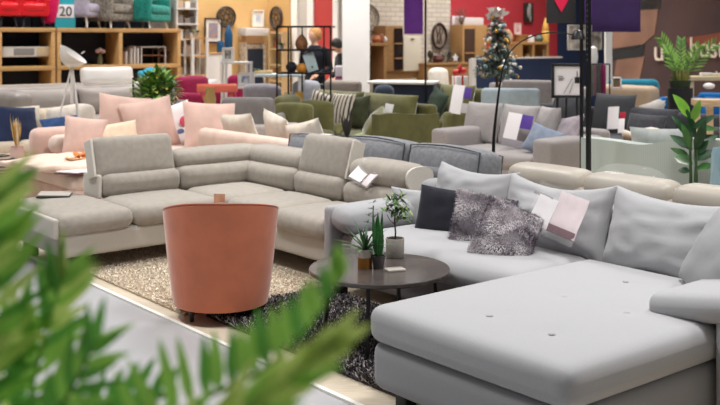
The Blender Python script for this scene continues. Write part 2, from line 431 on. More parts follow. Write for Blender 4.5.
# raised headrests, tilted back
part('side_pad', pad, B, rb(-.29, -.0, -1.322, -1.296, .41, .59, .012))
h1 = part('headrest', tB, B, (rbox(.13, .685, .33, .055, (.015, 0, 0), n=8), T(-.13, -.985, .70, ry=R(-16))))
part('side_pad', pad, h1, (rbox(.12, .02, .29, .003), T(-.13, -1.334, .70, ry=R(-16))))
h2 = part('headrest', tB, B, (rbox(.63, .13, .33, .055, (0, .015, 0), n=8), T(.97, .13, .71, rx=R(-16))))
part('side_pad', pad, h2, (rbox(.02, .12, .29, .003), T(1.287, .13, .71, rx=R(-16))))
for x, y in ((-.25, -1.75), (.52, -1.75), (.52, -.7), (-.25, .25), (1.75, -.48), (1.75, .25)):
    part('foot', blk, B, (rbox(.09, .09, .13, .01, n=1), T(x, y, .066)))
paper_set('brochure', 'white leaflets in clear wrap draped on the low roll of the taupe sofa', 'brochure', uv(-2.22, 1.735, .655), GR+R(4), 42,
    [('sheet', paperw, -.07, .0, .13, .15, 12), ('sheet', paperp, .06, -.03, .08, .16, 16), ('sleeve', film, .0, -.01, .26, .2, 12), ('print', greyp, .06, .02, .05, .03, 16)])
def magazine(label, loc, rz, w, d, mt, mc):
    o = thing('catalogue_folder', label, 'folder', loc, rz)
    part('cover', mc, o, (rbox(w, d, .008, .003, n=2), T(0, 0, .004)))
    part('page', mt, o, (rbox(w*.96, d*.94, .012, .005, (0, 0, .004), n=3), T(.002, 0, .013, ry=R(2))))
    return o
magazine('thin black folder with pale page lying on the end seat of the taupe sofa', uv(PU-.12, PV-1.62, .453), GR+R(60), .24, .2, mat('page_taupe', 'b5aea6', .4, var=.05), blk)
# ------------------------------------------------------------------ orange tub chair, seen from behind
oc = fabric('orange_velvet', 'cf7c5e', var=.05, scale=200, vscale=8, sheen=.5)
O = thing('tub_chair', 'terracotta orange velvet tub chair seen from behind on the rugs', 'chair', at(221, 38+1.63/5.88*1000, 5.88).xy.to_3d(), R(-3))
ns = 40
def rimz(a): return .70-.10*((math.sin(a)+1)/1.34)**1.2-.03*max(0, -math.cos(a))**2
vs = []; fs = []
for i in range(ns+1):
    a = R(-20)+(R(220))*i/ns*-1 if False else R(200-220*i/ns)       # sweeps round the back (the camera side, -Y)
    a2 = R(-200+220*i/ns) if False else -a
    rim = rimz(a2)
    for j, t in enumerate((0, .12, .3, .5, .7, .88, 1)):
        z = .085+(rim-.085)*t; rad = .275+.062*t**.8
        vs.append((rad*math.cos(a2), rad*math.sin(a2), z))
    for j, t in enumerate((1.0, .88, .6, .3)):
        z = .085+(rim-.085)*t+(.012 if j == 0 else 0); rad = (.275+.062*t**.8)-(.02 if j == 0 else .085)
        vs.append((rad*math.cos(a2), rad*math.sin(a2), z))
nj = 11
for i in range(ns):
    for j in range(nj):
        j2 = (j+1) % nj
        fs.append((i*nj+j, i*nj+j2, (i+1)*nj+j2, (i+1)*nj+j))
fs.append(tuple(range(nj))); fs.append(tuple(reversed([ns*nj+j for j in range(nj)])))
shell = part('backrest', oc, O, (vs, [tuple(reversed(f)) for f in fs]), smooth=60)
pip = []
for i in range(ns+1):
    a = -R(200-220*i/ns); rim = rimz(a)
    pip.append(((.332)*math.cos(a), (.332)*math.sin(a), rim+.008))
part('piping', fabric('orange_piping', 'b06a56', .05), shell, tube(pip, .006, 6))
part('seat_base', oc, O, (lathe([(.01, .085), (.262, .085), (.27, .1), (.27, .28), (.01, .28)], 32), T(0, .02, 0)))
part('seat_cushion', oc, O, (rbox(.42, .5, .13, .06, (0, 0, .02)), T(0, .08, .35)))
for a in (45, 135, 225, 315):
    part('leg', blk, O, (lathe([(.012, 0), (.02, .09)], 10), T(.2*math.cos(R(a)), .2*math.sin(R(a)), 0)))
g = thing('paper_tag', 'small brown kraft tag standing up behind the rim of the orange chair', 'tag', at(217, 225, 5.95), R(-10))
g.location.z = .43
kraft = mat('kraft', 'c0a78c', .8, var=.1)
part('card', kraft, g, (rbox(.04, .004, .27, .002, n=1), T(0, 0, .14)), (rbox(.03, .004, .05, .002, n=1), T(.035, 0, .25)))
# ------------------------------------------------------------------ round coffee table
tt = mat('table_top_dark', '4a4442', .22, bump=.05, scale=60, col2='5a524e', vscale=5, stretch=(2, 9, 9), spec=.5)
bm_ = mat('black_metal', '1b1b1e', .4, metal=.3, var=0)
TU, TV, TZ = -.72, .575, .415
Tb = thing('coffee_table', 'round dark coffee table on thin black legs between the grey sofa and the chair', 'table', uv(TU, TV), 0)
part('table_top', tt, Tb, lathe([(.01, TZ-.026), (.362, TZ-.026), (.372, TZ-.02), (.374, TZ-.004), (.371, TZ), (.355, TZ-.003), (.01, TZ-.003)], 64))
for a in (205, 258, 288, 4):
    c, s = math.cos(R(a)), math.sin(R(a))
    part('leg', bm_, Tb, bar((.29*c, .29*s, TZ-.03), (.325*c, .325*s, 0), .017))
part('frame', bm_, Tb, *[bar((.29*math.cos(R(a)), .29*math.sin(R(a)), TZ-.034), (.29*math.cos(R(b_)), .29*math.sin(R(b_)), TZ-.034), .014) for a, b_ in ((205, 258), (258, 288), (288, 4), (4, 205))])
def ontable(px, py):
    D = (EYE-TZ)*F/(py-HZ); return Vector(((px-360)/F*D, D, TZ-.003))
leafd = mat('leaf_dark', '33543a', .5, var=.25, vscale=15)
leafm = mat('leaf_mid', '5c8148', .5, var=.25, vscale=15)
leafy = mat('leaf_yellowgreen', '98ac62', .5, var=.2, vscale=15)
soil = mat('soil', '3a2d25', .95, var=.3)
# white and gold pot, spiky plant
p1 = thing('potted_plant', 'spiky dwarf plant in a white and gold pot on the coffee table', 'plant', ontable(365, 267))
part('pot', [mat('pot_cream', 'd9d0c5', .5, var=.03)], p1, (lathe([(.01, .055), (.039, .055), (.041, .1), (.036, .1), (.034, .09), (.01, .09)], 28)))
part('gold_band', mat('gold_paint', 'b9803d', .35, metal=.6, var=.1), p1, lathe([(.01, 0), (.038, 0), (.0395, .056), (.01, .056)], 28))
b = MB(); r = random.Random(2)
for i in range(46):
    a = r.uniform(0, 2*PI); el = r.uniform(.15, 1.3)
    d = (math.cos(a)*math.cos(el), math.sin(a)*math.cos(el), math.sin(el)*.8)
    b.add(blade((0, 0, .09), d, (0, 0, 1), r.uniform(.11, .19), .014, .25, 5), None, r.choice((0, 0, 1)))
b.build('foliage', [leafd, leafm], p1, 60)
# dark pot, upright succulent
p2 = thing('potted_plant', 'tall green pointed succulent in a small charcoal pot on the coffee table', 'plant', ontable(378.5, 268))
part('pot', mat('pot_charcoal', '4a4447', .5, var=.05), p2, lathe([(.01, 0), (.026, 0), (.034, .05), (.036, .07), (.031, .07), (.028, .06), (.01, .06)], 24))
b = MB(); r = random.Random(5)
for i in range(15):
    a = r.uniform(0, 2*PI); q = r.uniform(0, .018)
    b.add(blade((q*math.cos(a), q*math.sin(a), .06), (math.cos(a)*.15, math.sin(a)*.15, 1), (math.cos(a), math.sin(a), .1), r.uniform(.15, .26), .03, .03, 6, .35, mid=.3), None, r.choice((0, 1)))
b.build('foliage', [mat('succulent', '2f6b35', .4, var=.2), mat('succulent_light', '4a8a3f', .4, var=.2)], p2, 60)
# sprig with small pale flowers
p2b = MB()
st = [(0, 0, .06), (-.01, 0, .14), (-.02, 0, .2), (-.015, .005, .33)]
part('stem', leafd, p2, tube([(x-.012, y+.012, z) for x, y, z in st], .003, 6))
for x, y, z in ((-.045, 0, .24), (-.02, .01, .31), (-.005, -.01, .28), (-.04, .01, .275), (-.02, 0, .345)):
    for k in range(7):
        a = r.uniform(0, 2*PI); p2b.add(blade((x-.01, y+.01, z), (math.cos(a), math.sin(a)*.8, r.uniform(-.1, .9)), (0, 0, 1), .032, .01, .2, 3), None, 0)
p2b.build('sprig', [leafd], p2, 60)
# concrete pot, little tree
p3 = thing('potted_tree', 'small leafy tree in a grey concrete pot on the coffee table', 'plant', ontable(395, 257))
part('pot', mat('concrete', '9a948e', .8, bump=.2, scale=80, var=.06), p3, lathe([(.01, 0), (.044, 0), (.05, .01), (.052, .105), (.049, .11), (.044, .108), (.043, .09), (.01, .09)], 32))
part('soil', soil, p3, lathe([(.001, .088), (.043, .09)], 20))
part('trunk', mat('bark', '5b4534', .8, var=.2), p3, tube([(0, 0, .08), (.003, 0, .14), (-.002, .002, .21), (.004, 0, .30)], [.005, .0045, .004, .003], 8), tube([(.002, 0, .19), (.03, 0, .225), (.05, .01, .25)], .002, 6), tube([(.002, 0, .18), (-.03, 0, .21), (-.045, -.01, .24)], .002, 6))
b = MB(); r = random.Random(9)
for c in ((0, 0, .31), (.055, .01, .275), (-.05, -.01, .265), (.03, -.03, .27), (-.01, .03, .285), (.0, 0, .24), (.03, .01, .33), (-.03, 0, .32), (.05, 0, .22)):
    for k in range(15):
        a = r.uniform(0, 2*PI); el = r.uniform(-.5, 1.2)
        b.add(blade((c[0]+r.gauss(0, .008), c[1]+r.gauss(0, .008), c[2]+r.gauss(0, .008)), (math.cos(a)*math.cos(el), math.sin(a)*math.cos(el), math.sin(el)), (0, 0, 1), r.uniform(.035, .06), .018, .25, 4), None, r.choice((0, 1, 1, 2)))
b.build('foliage', [leafd, leafm, leafy], p3, 60)
o = single('glass_coaster', 'clear square coaster beside the concrete pot', 'coaster', mat('acrylic', 'e8e2da', .1, var=0, alpha=.6), ontable(395, 270), R(20), (rbox(.1, .07, .012, .004, n=1), T(0, 0, .006)))
# ------------------------------------------------------------------ foreground palm, far out of focus
pl = mat('palm_leaf', '97cb5c', .45, var=.3, vscale=5, trans=0)
pl2 = mat('palm_leaf_bright', 'cfe682', .45, var=.25, vscale=5)
pl3 = mat('palm_leaf_deep', '64a348', .5, var=.25, vscale=5)
for m in (pl, pl2, pl3):
    nt = m.node_tree; pb = nt.nodes['Principled BSDF']; tr_ = nt.nodes.new('ShaderNodeBsdfTranslucent'); mx = nt.nodes.new('ShaderNodeMixShader')
    mx.inputs[0].default_value = .5; nt.links.new(pb.inputs['Base Color'].links[0].from_socket, tr_.inputs['Color'])
    nt.links.new(pb.outputs[0], mx.inputs[1]); nt.links.new(tr_.outputs[0], mx.inputs[2]); nt.links.new(mx.outputs[0], nt.nodes['Material Output'].inputs['Surface'])
palm = thing('areca_palm', 'bright green feather palm close in front at the lower left', 'plant', (-.62, 1.32, 0))
tw = mat('palm_pot', 'd8d4cc', .5, var=.03)
part('pot', tw, palm, lathe([(.01, 0), (.15, 0), (.19, .34), (.2, .36), (.18, .36), (.17, .3), (.01, .3)], 32))
part('soil', soil, palm, lathe([(.001, .3), (.17, .305)], 24))
PO = Vector((-.62, 1.32, 0))
def frond(pts, n, L0, L1, sp, side, wid, mats, seed, lift=.0, drop=.25, up=(0, -1, .3)):
    "pts: rachis through (px,py,D); leaflets of length L, spread angle sp, along the given sides"
    r = random.Random(seed)
    w = [at(*p)-PO for p in pts]
    # smooth the rachis
    def cr(t):
        k = min(len(w)-2, int(t*(len(w)-1))); f = t*(len(w)-1)-k
        p0, p1, p2, p3 = w[max(0, k-1)], w[k], w[k+1], w[min(len(w)-1, k+2)]
        return .5*((2*p1)+(p2-p0)*f+(2*p0-5*p1+4*p2-p3)*f*f+(3*p1-p0-3*p2+p3)*f**3)
    ax = [cr(i/24) for i in range(25)]
    fr = part('frond', mats[0], palm, tube(ax, [.005*(1-.75*i/24) for i in range(25)], 6))
    b = MB()
    for i in range(n):
        t = .06+.94*i/(n-1)
        c = cr(min(1, t)); d = (cr(min(1, t+.02))-cr(max(0, t-.04))).normalized()
        s = d.cross(Vector(up)).normalized()
        L = (L0+(L1-L0)*t)*r.uniform(.9, 1.08)
        for sg in side:
            a = R(sp[0]+(sp[1]-sp[0])*t+r.gauss(0, 3))
            q = d*math.cos(a)+s*sg*math.sin(a)+Vector((0, r.gauss(0, .06), lift))
            b.add(blade(c, q, up, L, wid*r.uniform(.85, 1.1), drop*r.uniform(.6, 1.3), 7, .12, mid=.3), None, r.choice((0, 0, 1, 2)))
    b.build('leaflets', mats, fr, 60)
G = [pl, pl2, pl3]
frond([(-60, 520, 1.3), (-30, 420, 1.25), (-8, 310, 1.2), (2, 235, 1.15)], 18, .125, .075, (44, 18), (-1, 1), .0155, G, 1)
frond([(-10, 540, 1.35), (20, 435, 1.3), (44, 340, 1.25), (62, 280, 1.2)], 17, .115, .07, (42, 18), (-1, 1), .015, G, 2)
frond([(-100, 470, 1.2), (-70, 370, 1.15), (-42, 270, 1.1), (-14, 200, 1.08)], 18, .125, .075, (46, 22), (-1, 1), .0155, G, 3)
frond([(60, 520, 1.2), (130, 446, 1.15), (200, 400, 1.12), (256, 374, 1.08), (304, 334, 1.05), (342, 278, 1.02)], 22, .105, .04, (98, 36), (-1,), .0155, [pl, pl3, pl], 4, drop=-.12)
frond([(80, 560, 1.1), (150, 480, 1.02), (215, 432, .98), (272, 392, .95), (322, 352, .93)], 16, .10, .05, (30, 10), (1, -1), .016, [pl2, pl2, pl], 5)
frond([(-30, 560, 1.25), (30, 450, 1.2), (68, 395, 1.16), (94, 345, 1.12)], 13, .085, .055, (48, 22), (-1, 1), .0145, [pl3, pl, pl], 6)
frond([(-40, 560, 1.3), (20, 470, 1.28), (70, 425, 1.25), (135, 392, 1.22)], 13, .08, .045, (70, 34), (-1, 1), .0145, [pl3, pl, pl3], 7)
frond([(-110, 560, 1.3), (-70, 450, 1.3), (-20, 370, 1.28), (18, 325, 1.25)], 14, .11, .07, (50, 24), (-1, 1), .0145, [pl, pl3, pl2], 8)
frond([(40, 560, 1.28), (75, 470, 1.24), (110, 425, 1.2), (165, 395, 1.18)], 11, .075, .04, (85, 40), (-1,), .014, [pl3, pl, pl3], 9, drop=-.1)
st = MB()
for x, D in ((-60, 1.3), (-10, 1.35), (-90, 1.2), (40, 1.2), (80, 1.1), (-30, 1.25), (-40, 1.3), (-110, 1.3)):
    p = at(x, 505 if x < 41 and D > 1.19 else 530, D)-PO
    st.add(tube([(p.x*.1, p.y*.1, .3), (p.x*.35, p.y*.35, .65), tuple(p)], [.009, .008, .006], 7))
st.build('stems', pl3, palm, 60)
# ------------------------------------------------------------------ generic sofas for the rows behind
legw = wood('leg_oak', 'c79f6b', 'b48a58')
legk = mat('leg_black', '222226', .45, var=0)
chrome = mat('chrome', 'c9c9cb', .2, metal=1, var=0)
def sofa(name, label, cat, loc, rz, w, d, m, bh=.84, sh=.43, ah=.60, aw=.16, arms=(1, 1), seats=2, backs=2, bt=.2, tilt=12, r=.05, m2=None, leg=None, lh=.1, backrest=None, group=None, piping=None, cush_h=.42, cush_t=.2, cush_z=None, arm_fn=None):
    "origin on the floor under the middle; front looks to local -Y"
    m2 = m2 or m; leg = leg or legk
    o = thing(name, label, cat, loc, rz, group)
    bb = backrest or bh-.1
    part('base', m2, o, (rbox(w-.02, d-.02, sh-.14-lh, .03), T(0, 0, lh+(sh-.14-lh)/2)))
    xl = -w/2+(aw if arms[0] else 0); xr = w/2-(aw if arms[1] else 0)
    sw = (xr-xl)/seats
    for i in range(seats):
        part('seat_cushion', m, o, (rbox(sw-.006, d-.12, .17, .06, (.004, .015, .018)), T(xl+sw*(i+.5), -.06, sh-.08)))
    part('back_frame', m2, o, (rbox(w-.02, bt*.8, bb-lh, r), T(0, d/2-bt*.4, lh+(bb-lh)/2)))
    for k, x in ((0, -w/2+aw/2), (1, w/2-aw/2)):
        if arms[k]:
            if arm_fn: part('arm', m2, o, (arm_fn(aw, d), T(x, 0, 0)))
            else: part('arm', m2, o, (rbox(aw, d, ah-lh, r, (0, 0, .01)), T(x, 0, lh+(ah-lh)/2)))
    if backs:
        bw = (xr-xl)/backs
        for i in range(backs):
            z = (cush_z if cush_z is not None else sh+cush_h/2-.01)
            q = part('back_cushion', m, o, (pillow(bw*1.0, cush_h, cush_t, 14, .05, seed=i+len(label)), T(xl+bw*(i+.5), d/2-bt-.07, z, rx=R(-tilt))))
            if piping:
                pts = []
                for t in range(33):
                    a = t/32*4; k = int(a) % 4; f = a-int(a) if t < 32 else 0
                    cs = [(-1, -1), (1, -1), (1, 1), (-1, 1)]; c0, c1 = cs[k], cs[(k+1) % 4]
                    x, z_ = c0[0]+(c1[0]-c0[0])*f, c0[1]+(c1[1]-c0[1])*f
                    pts.append(T(0, 0, 0, rx=R(-tilt)) @ Vector((x*bw/2*(1-.05*(1-z_*z_)*.8), 0, z_*cush_h/2*(1-.05*(1-x*x)*.8))))
                part('piping', piping, q, (tube(pts, .006, 5, False), T(xl+bw*(i+.5), d/2-bt-.07, z)))
    for sx in (-1, 1):
        for sy in (-1, 1):
            part('leg', leg, o, (lathe([(.015, 0), (.024, lh)], 10), T(sx*(w/2-.1), sy*(d/2-.1), 0)))
    return o
def pil(label, m, loc, rz, w=.45, h=.45, t=.15, tilt=16, roll=0, seed=1, group=None, name="scatter_cushion", wr=.012):
    return single(name, label, 'cushion', m, loc, rz, (pillow(w, h, t, 12, .08, seed, wr), T(0, 0, 0, rx=R(-tilt), ry=R(roll))), group=group)
def sheet(label, loc, rz, w, h, tilt=15, roll=0, extra=(), name='price_card', cat='price card', group=None):
    o = thing(name, label, cat, loc, rz, group)
    part('card', paperw, o, (rbox(w, .003, h, .001, n=1), T(0, 0, 0, rx=R(-tilt)) @ T(0, 0, 0, ry=R(roll))))
    for nm, m, x, z, a, c in extra:
        part(nm, m, o, (rbox(a, .003, c, .001, n=1), T(0, 0, 0, rx=R(-tilt)) @ T(x, -.004, z, ry=R(roll))))
    return o
violet = mat('print_violet', '5b3f9c', .4, var=.05)
# blue grey sofa right behind the taupe one, its back to us
bD = fabric('bluegrey_chenille', '7e7f84', .12, 120, vscale=30)
bDd = fabric('bluegrey_dark', '67686d', .1, 120)
D_ = sofa('loose_cushion_sofa', 'blue grey sofa with dark piped back cushions, its back turned, behind the taupe sofa', 'sofa', uv(-2.87, 2.63), BACK_V, 2.45, .98, bD, bh=.7, backrest=.68, arms=(0, 0), seats=3, backs=0, bt=.16, m2=bDd)
pipd = mat('piping_dark', '3c3e45', .8, var=0)
for i in range(3):
    x = -.82+i*.81
    zc_ = .60 if i < 2 else .56
    q = part('back_cushion', bD, D_, (rbox(.8, .26, .42, .08, (.01, .03, .02), n=7), T(x, .22, zc_, rx=R(10))))
    for yy in (-.12, .12):
        hw, hh = .37, .19
        part('piping', pipd, q, (tube([(-hw, yy, -hh), (-hw, yy, hh), (-hw*.5, yy, hh+.016), (0, yy, hh+.022), (hw*.5, yy, hh+.016), (hw, yy, hh), (hw, yy, -hh)], .006, 5), T(x, .22, zc_, rx=R(10))))
single('cloth_label', 'small white paper tag lying on the blue grey sofa top', 'tag', paperw, uv(-3.55, 2.36, .80), GR+R(20), (rbox(.1, .05, .004, .001, n=1), Matrix.Identity(4)))
# cream leather sofa backing onto the grey chaise sofa
cC = mat('cream_leather', 'ada59a', .45, bump=.1, scale=60, var=.04, vscale=5)
C_ = thing('leather_sofa', 'cream leather sofa with plump roll headrests backing onto the grey chaise sofa', 'sofa', uv(-.1, 2.72), BACK_V)
part('base', cC, C_, (rbox(2.65, .95, .24, .05), T(0, 0, .2)))
part('back_frame', cC, C_, (rbox(2.65, .24, .6, .09), T(0, .36, .38)))
for i in range(4):
    x = .975-i*.65
    part('head_roll', cC, C_, (rbox(.65, .25, .205, .085, (0, 0, .006), n=8), T(x, .34, .67)))
    if i < 3 or True: part('seat_cushion', cC, C_, (rbox(.64, .72, .17, .07, (0, .01, .03)), T(x, -.1, .37)))
for sx in (-1, 1):
    for sy in (-1, 1): part('leg', legk, C_, (lathe([(.02, 0), (.025, .1)], 10), T(sx*1.2, sy*.38, 0)))
for x, z0 in ((.3, .78), (.36, .735)):
    pass
single('clear_wrap', 'crinkled clear plastic film stretched over the middle cream headrest', 'plastic wrap', film, uv(-.43, 2.36, .70), BACK_V, (rbox(.5, .275, .235, .11, (0, .03, .03), n=8), Matrix.Identity(4)))
# pouf with a fleece in the gap
pz = thing('pouf', 'cream fleece covered pouf between the blue grey sofa and cream leather sofa', 'pouf', uv(-1.75, 3.55), GR)
part('cushion', fabric('fleece', 'd6c6b0', .12, 60, vscale=20), pz, (rbox(.62, .5, .42, .1, (.02, .02, .04)), T(0, 0, .26)))
part('fold', fabric('fleece_tan', '9c7d5f', .2, 60, vscale=20), pz, (rbox(.14, .1, .1, .04), T(.28, -.12, .5)))
# warm grey sofa facing left, tags on it
gE = fabric('warm_grey', '918b8a', .05, 260, vscale=60)
E_ = sofa('box_arm_sofa', 'warm grey box arm sofa with a violet price card, behind the two sofa backs', 'sofa', uv(-3.98, 5.28), FACE_V, 1.74, .98, gE, bh=.78, ah=.62, aw=.26, seats=2, backs=0, bt=.22)
lightE = fabric('light_warm_grey', 'a39d9c', .05, 260, vscale=60)
for i, (x, w_) in enumerate(((u_at(482, 5.45)+3.98, .62), (u_at(519, 5.45)+3.98, .62), (u_at(547, 5.45)+3.98, .4))):
    part('back_cushion', lightE, E_, (pillow(w_*.86, .48, .2, 14, .06, seed=40+i), T(x, .17, .66, rx=R(-14), rz=R((0, 0, -14)[i]))))
sheet('white and violet price card on the warm grey sofa cushions', uv(u_at(512, 5.18), 5.18, .66), FACE_V, .2, .34, 16, 4, [('violet_panel', violet, .19, .08, .16, .15), ('swatch', mat('swatch_grey', '8f8a90', .7, var=.1), .06, -.16, .34, .08)])
pil('slate blue cushion tipped in the right corner of the warm grey sofa', fabric('slate', '7c8596', .1), uv(-3.48, 5.1, .57), FACE_V+R(20), .36, .33, .14, 34, 18, 51)
pil('mauve grey cushion lying behind the slate blue cushion near the right arm', fabric('mauve_grey', '9a9096', .15), uv(-3.42, 5.42, .63), FACE_V-R(20), .46, .4, .16, 24, -10, 52)
# green sofas
gI = fabric('moss_velvet', '67653f', .14, 160, vscale=7, sheen=.6)
gId = fabric('moss_velvet_deep', '57552f', .14, 160, vscale=7, sheen=.5)
def humparm(aw, d):
    out = []
    for i in range(13):
        t = i/12; y = -d/2+d*t
        out.append((y, (.1 if i in (0, 12) and False else .68)+.04*math.cos((t-.08)*2*PI*.62)+.05*t))
    b = [(-d/2, .1)]+out+[(d/2, .1)]
    vs, fs = prism(list(reversed(b)), aw)
    return [(y-aw/2, x, z) for x, y, z in vs], fs
I1 = sofa('velvet_sofa', 'moss green velvet sofa with striped cushions behind the blue grey sofa', 'sofa', uv(-6.95, 5.3), FACE_V, 2.4, .98, gI, bh=.9, ah=.66, aw=.14, seats=2, backs=2, bt=.2, cush_h=.5, cush_t=.24, arm_fn=humparm, m2=gId, backrest=.8)
st1 = stripes('ticking', '3c3437', 'd8cdbd', 5, 'X', .32)
pil('cream cushion with dark stripes leaning at the left arm of the green sofa', st1, uv(u_at(322, 5.2), 5.2, .68), FACE_V+R(24), .44, .44, .15, 16, 14, 61)
pil('cream cushion with dark stripes standing upright second from the left on the green sofa', st1, uv(u_at(341, 5.25), 5.25, .68), FACE_V+R(4), .46, .46, .15, 14, 0, 62)
pil('dark moss cushion right beside the upright striped cushion', fabric('moss_dark', '40432f', .15), uv(u_at(356, 5.32), 5.32, .66), FACE_V+R(10), .44, .44, .15, 18, -6, 63)
pil('moss green cushion leaning inside the right arm of the green sofa', gI, uv(u_at(374, 5.0), 5.0, .58), FACE_V-R(38), .5, .42, .18, 36, 10, 64)
pil('small moss lumbar cushion lying flat at the front edge of the green sofa', gI, uv(u_at(333, 4.75), 4.75, .50), FACE_V, .42, .2, .13, 60, 0, 65)
sheet('small white card pinned to the right back cushion of the green sofa', uv(u_at(388, 5.2), 5.2, .72), FACE_V, .16, .2, 14, 4)
vb = thing('flower_vase', 'dark leafy bunch standing in front of the striped cushions', 'plant', uv(u_at(347, 4.4), 4.4, 0), 0)
part('side_table', legk, vb, lathe([(.12, 0), (.12, .02), (.02, .03), (.02, .43), (.14, .44), (.14, .46), (.01, .46)], 20))
b = MB(); r = random.Random(15)
for i in range(26):
    a = r.uniform(0, 2*PI); b.add(blade((.01*math.cos(a), .01*math.sin(a), .46), (math.cos(a)*.35, math.sin(a)*.35, 1), (math.cos(a), math.sin(a), .2), r.uniform(.16, .32), .035, .1, 5, .2), None, 0)
for i in range(16):
    a = r.uniform(-1, 1); b.add(blade((.05, 0, .46), (math.cos(a)*1, math.sin(a), r.uniform(.05, .5)), (0, 0, 1), r.uniform(.15, .26), .04, .2, 5, .2), None, 1)
b.build('foliage', [mat('leaf_black', '2b2a2c', .6, var=.2), mat('leaf_lime', 'a3b557', .5, var=.2)], vb, 60)
I2 = sofa('velvet_sofa', 'longer moss green velvet sofa with a price sheet, farther back behind the grey sofa', 'sofa', uv(-8.0, 7.75), FACE_V, 1.8, .98, gI, bh=.95, ah=.55, aw=.16, seats=2, backs=2, bt=.24, cush_h=.5, cush_t=.2, m2=gI, backrest=.86)
sheet('white and violet price sheet leaning on the farther green sofa', uv(u_at(457, 7.38), 7.38, .74), FACE_V, .24, .42, 12, 2, [('violet_panel', violet, .2, .1, .15, .16), ('lower_panel', greyp, .18, -.12, .14, .14)])
pil('black green cushion at the left end of the farther green sofa', fabric('bottle', '2e3a2f', .15), uv(u_at(436, 7.42), 7.42, .64), FACE_V-R(18), .5, .46, .16, 20, 16, 66)
thr = thing('folded_throw', 'bright yellow throw hung over the corner of the farther green sofa back', 'throw', uv(u_at(424, 7.55), 7.55, .50), FACE_V+R(10))
yel = fabric('yellow_wool', 'd8a018', .1, 200)
part('drape', yel, thr, (rbox(.26, .03, .34, .013, n=5), T(0, -.18, .06, rx=R(-8))), (rbox(.26, .3, .03, .013, n=5), T(0, -.03, .235, rx=R(6))))
part('fringe', mat('dark_band', '4a3a22', .9), thr, (rbox(.28, .012, .04, .004), T(0, -.2, -.02, rx=R(-8))))
# pale blue sofa back, grey sofas behind
sofa('high_back_sofa', 'pale duck egg blue sofa back next to the farther green sofa', 'sofa', at(511, 38+1.63/13.4*1000, 13.4), R(170), .78, .8, fabric('duck_egg', 'a2afb7', .06, 200), bh=.98, ah=.6, aw=.1, seats=1, backs=0, bt=.3, backrest=.97, arms=(0, 0))
sofa('box_arm_sofa', 'dim mauve grey sofa behind the pale blue sofa back and below the tree', 'sofa', uv(-7.6, 10.4), BACK_V, 2.6, .9, fabric('mauve_sofa', '8f888a', .08, 200), bh=.95, ah=.6, seats=2, backs=0, bt=.25, backrest=.85)
# mint channel sofa with the wavy back
mF = stripes('mint_channels', 'aab4ae', 'b6bfb9', 16, 'X', .12, .85)
mF.node_tree.nodes['Principled BSDF'].inputs['Sheen Weight'].default_value = .3
Fm = thing('channel_sofa', 'pale mint channelled velvet sofa with a wavy back edge', 'sofa', uv(-1.4, 4.45), BACK_V)
out = [(-.66, .1)]+[(-.66+1.32*i/28, .79+.08*(1/(1+math.exp(-(.38-i/28)*14)))-.018*math.exp(-((i/28-.55)/.16)**2)) for i in range(29)]+[(.66, .1)]
vs, fs = prism(list(reversed(out)), .14)
part('backrest', mF, Fm, ((vs, fs), T(0, .38, 0)))
part('seat_cushion', mF, Fm, (rbox(1.2, .8, .2, .07), T(0, -.02, .36)))
part('base', mF, Fm, (rbox(1.3, .9, .18, .04), T(0, 0, .19)))
part('arm', mF, Fm, (rbox(.12, .9, .5, .05), T(-.6, 0, .38))); part('arm', mF, Fm, (rbox(.12, .9, .5, .05), T(.6, 0, .38)))
for sx in (-1, 1):
    for sy in (-1, 1): part('leg', legk, Fm, (lathe([(.015, 0), (.02, .1)], 8), T(sx*.56, sy*.36, 0)))
pil('pale grey cushion peeking over the wavy mint back', fabric('ash', 'b9bcbb', .08), uv(-1.85, 4.75, .66), BACK_V+R(30), .5, .4, .15, 20, 0, 71)
# charcoal sofa with tags
gG = fabric('charcoal_cord', '414146', .12, 200, vscale=30)
G_ = sofa('charcoal_sofa', 'charcoal sofa with tagged cushions behind the mint sofa', 'sofa', uv(-4.5, 7.5), FACE_V, 2.9, .98, gG, bh=.82, ah=.58, aw=.2, seats=2, backs=0, bt=.2)
ins = stripes('charcoal_ribs', '303136', '45464b', 14, 'Z', .3)
for i, x in enumerate((u_at(569, 7.6)+4.5, u_at(612, 7.6)+4.5, u_at(655, 7.75)+4.5)):
    part('back_cushion', (ins, ins, gG)[i], G_, (pillow((.62, .62, .8)[i], (.52, .58, .4)[i], .2, 14, .05, seed=80+i), T(x, .12, (.62, .64, .58)[i], rx=R(-14))))
sheet('white price card with a red strip on the charcoal sofa cushion', uv(u_at(613, 7.3), 7.3, .65), FACE_V, .16, .28, 14, -6, [('red_strip', mat('print_red', 'b32338', .4), .14, .04, .08, .08), ('strip_sheet', paperw, .14, -.09, .09, .18)])
pil('dark grey flattened cushion in the middle of the charcoal sofa', gG, uv(u_at(645, 7.4), 7.4, .55), FACE_V-R(8), .6, .34, .16, 18, 0, 85)
sc_ = thing('knit_throw', 'crumpled cream and brown throw on the charcoal sofa seat', 'throw', uv(u_at(645, 7.0), 7.0, .45), FACE_V+R(30))
part('fold', fabric('throw_cream', 'd9cdbd', .1), sc_, (rbox(.5, .28, .09, .04, (0, 0, .03), n=6, fn=lambda p: [p[0], p[1], p[2]+.03*math.sin(p[0]*14+p[1]*9)]), T(0, 0, .05)))
part('fold', fabric('throw_brown', '6a5547', .1), sc_, (rbox(.4, .12, .07, .03, n=6, fn=lambda p: [p[0], p[1], p[2]+.02*math.sin(p[0]*16)]), T(-.03, -.16, .04, rz=R(8))))
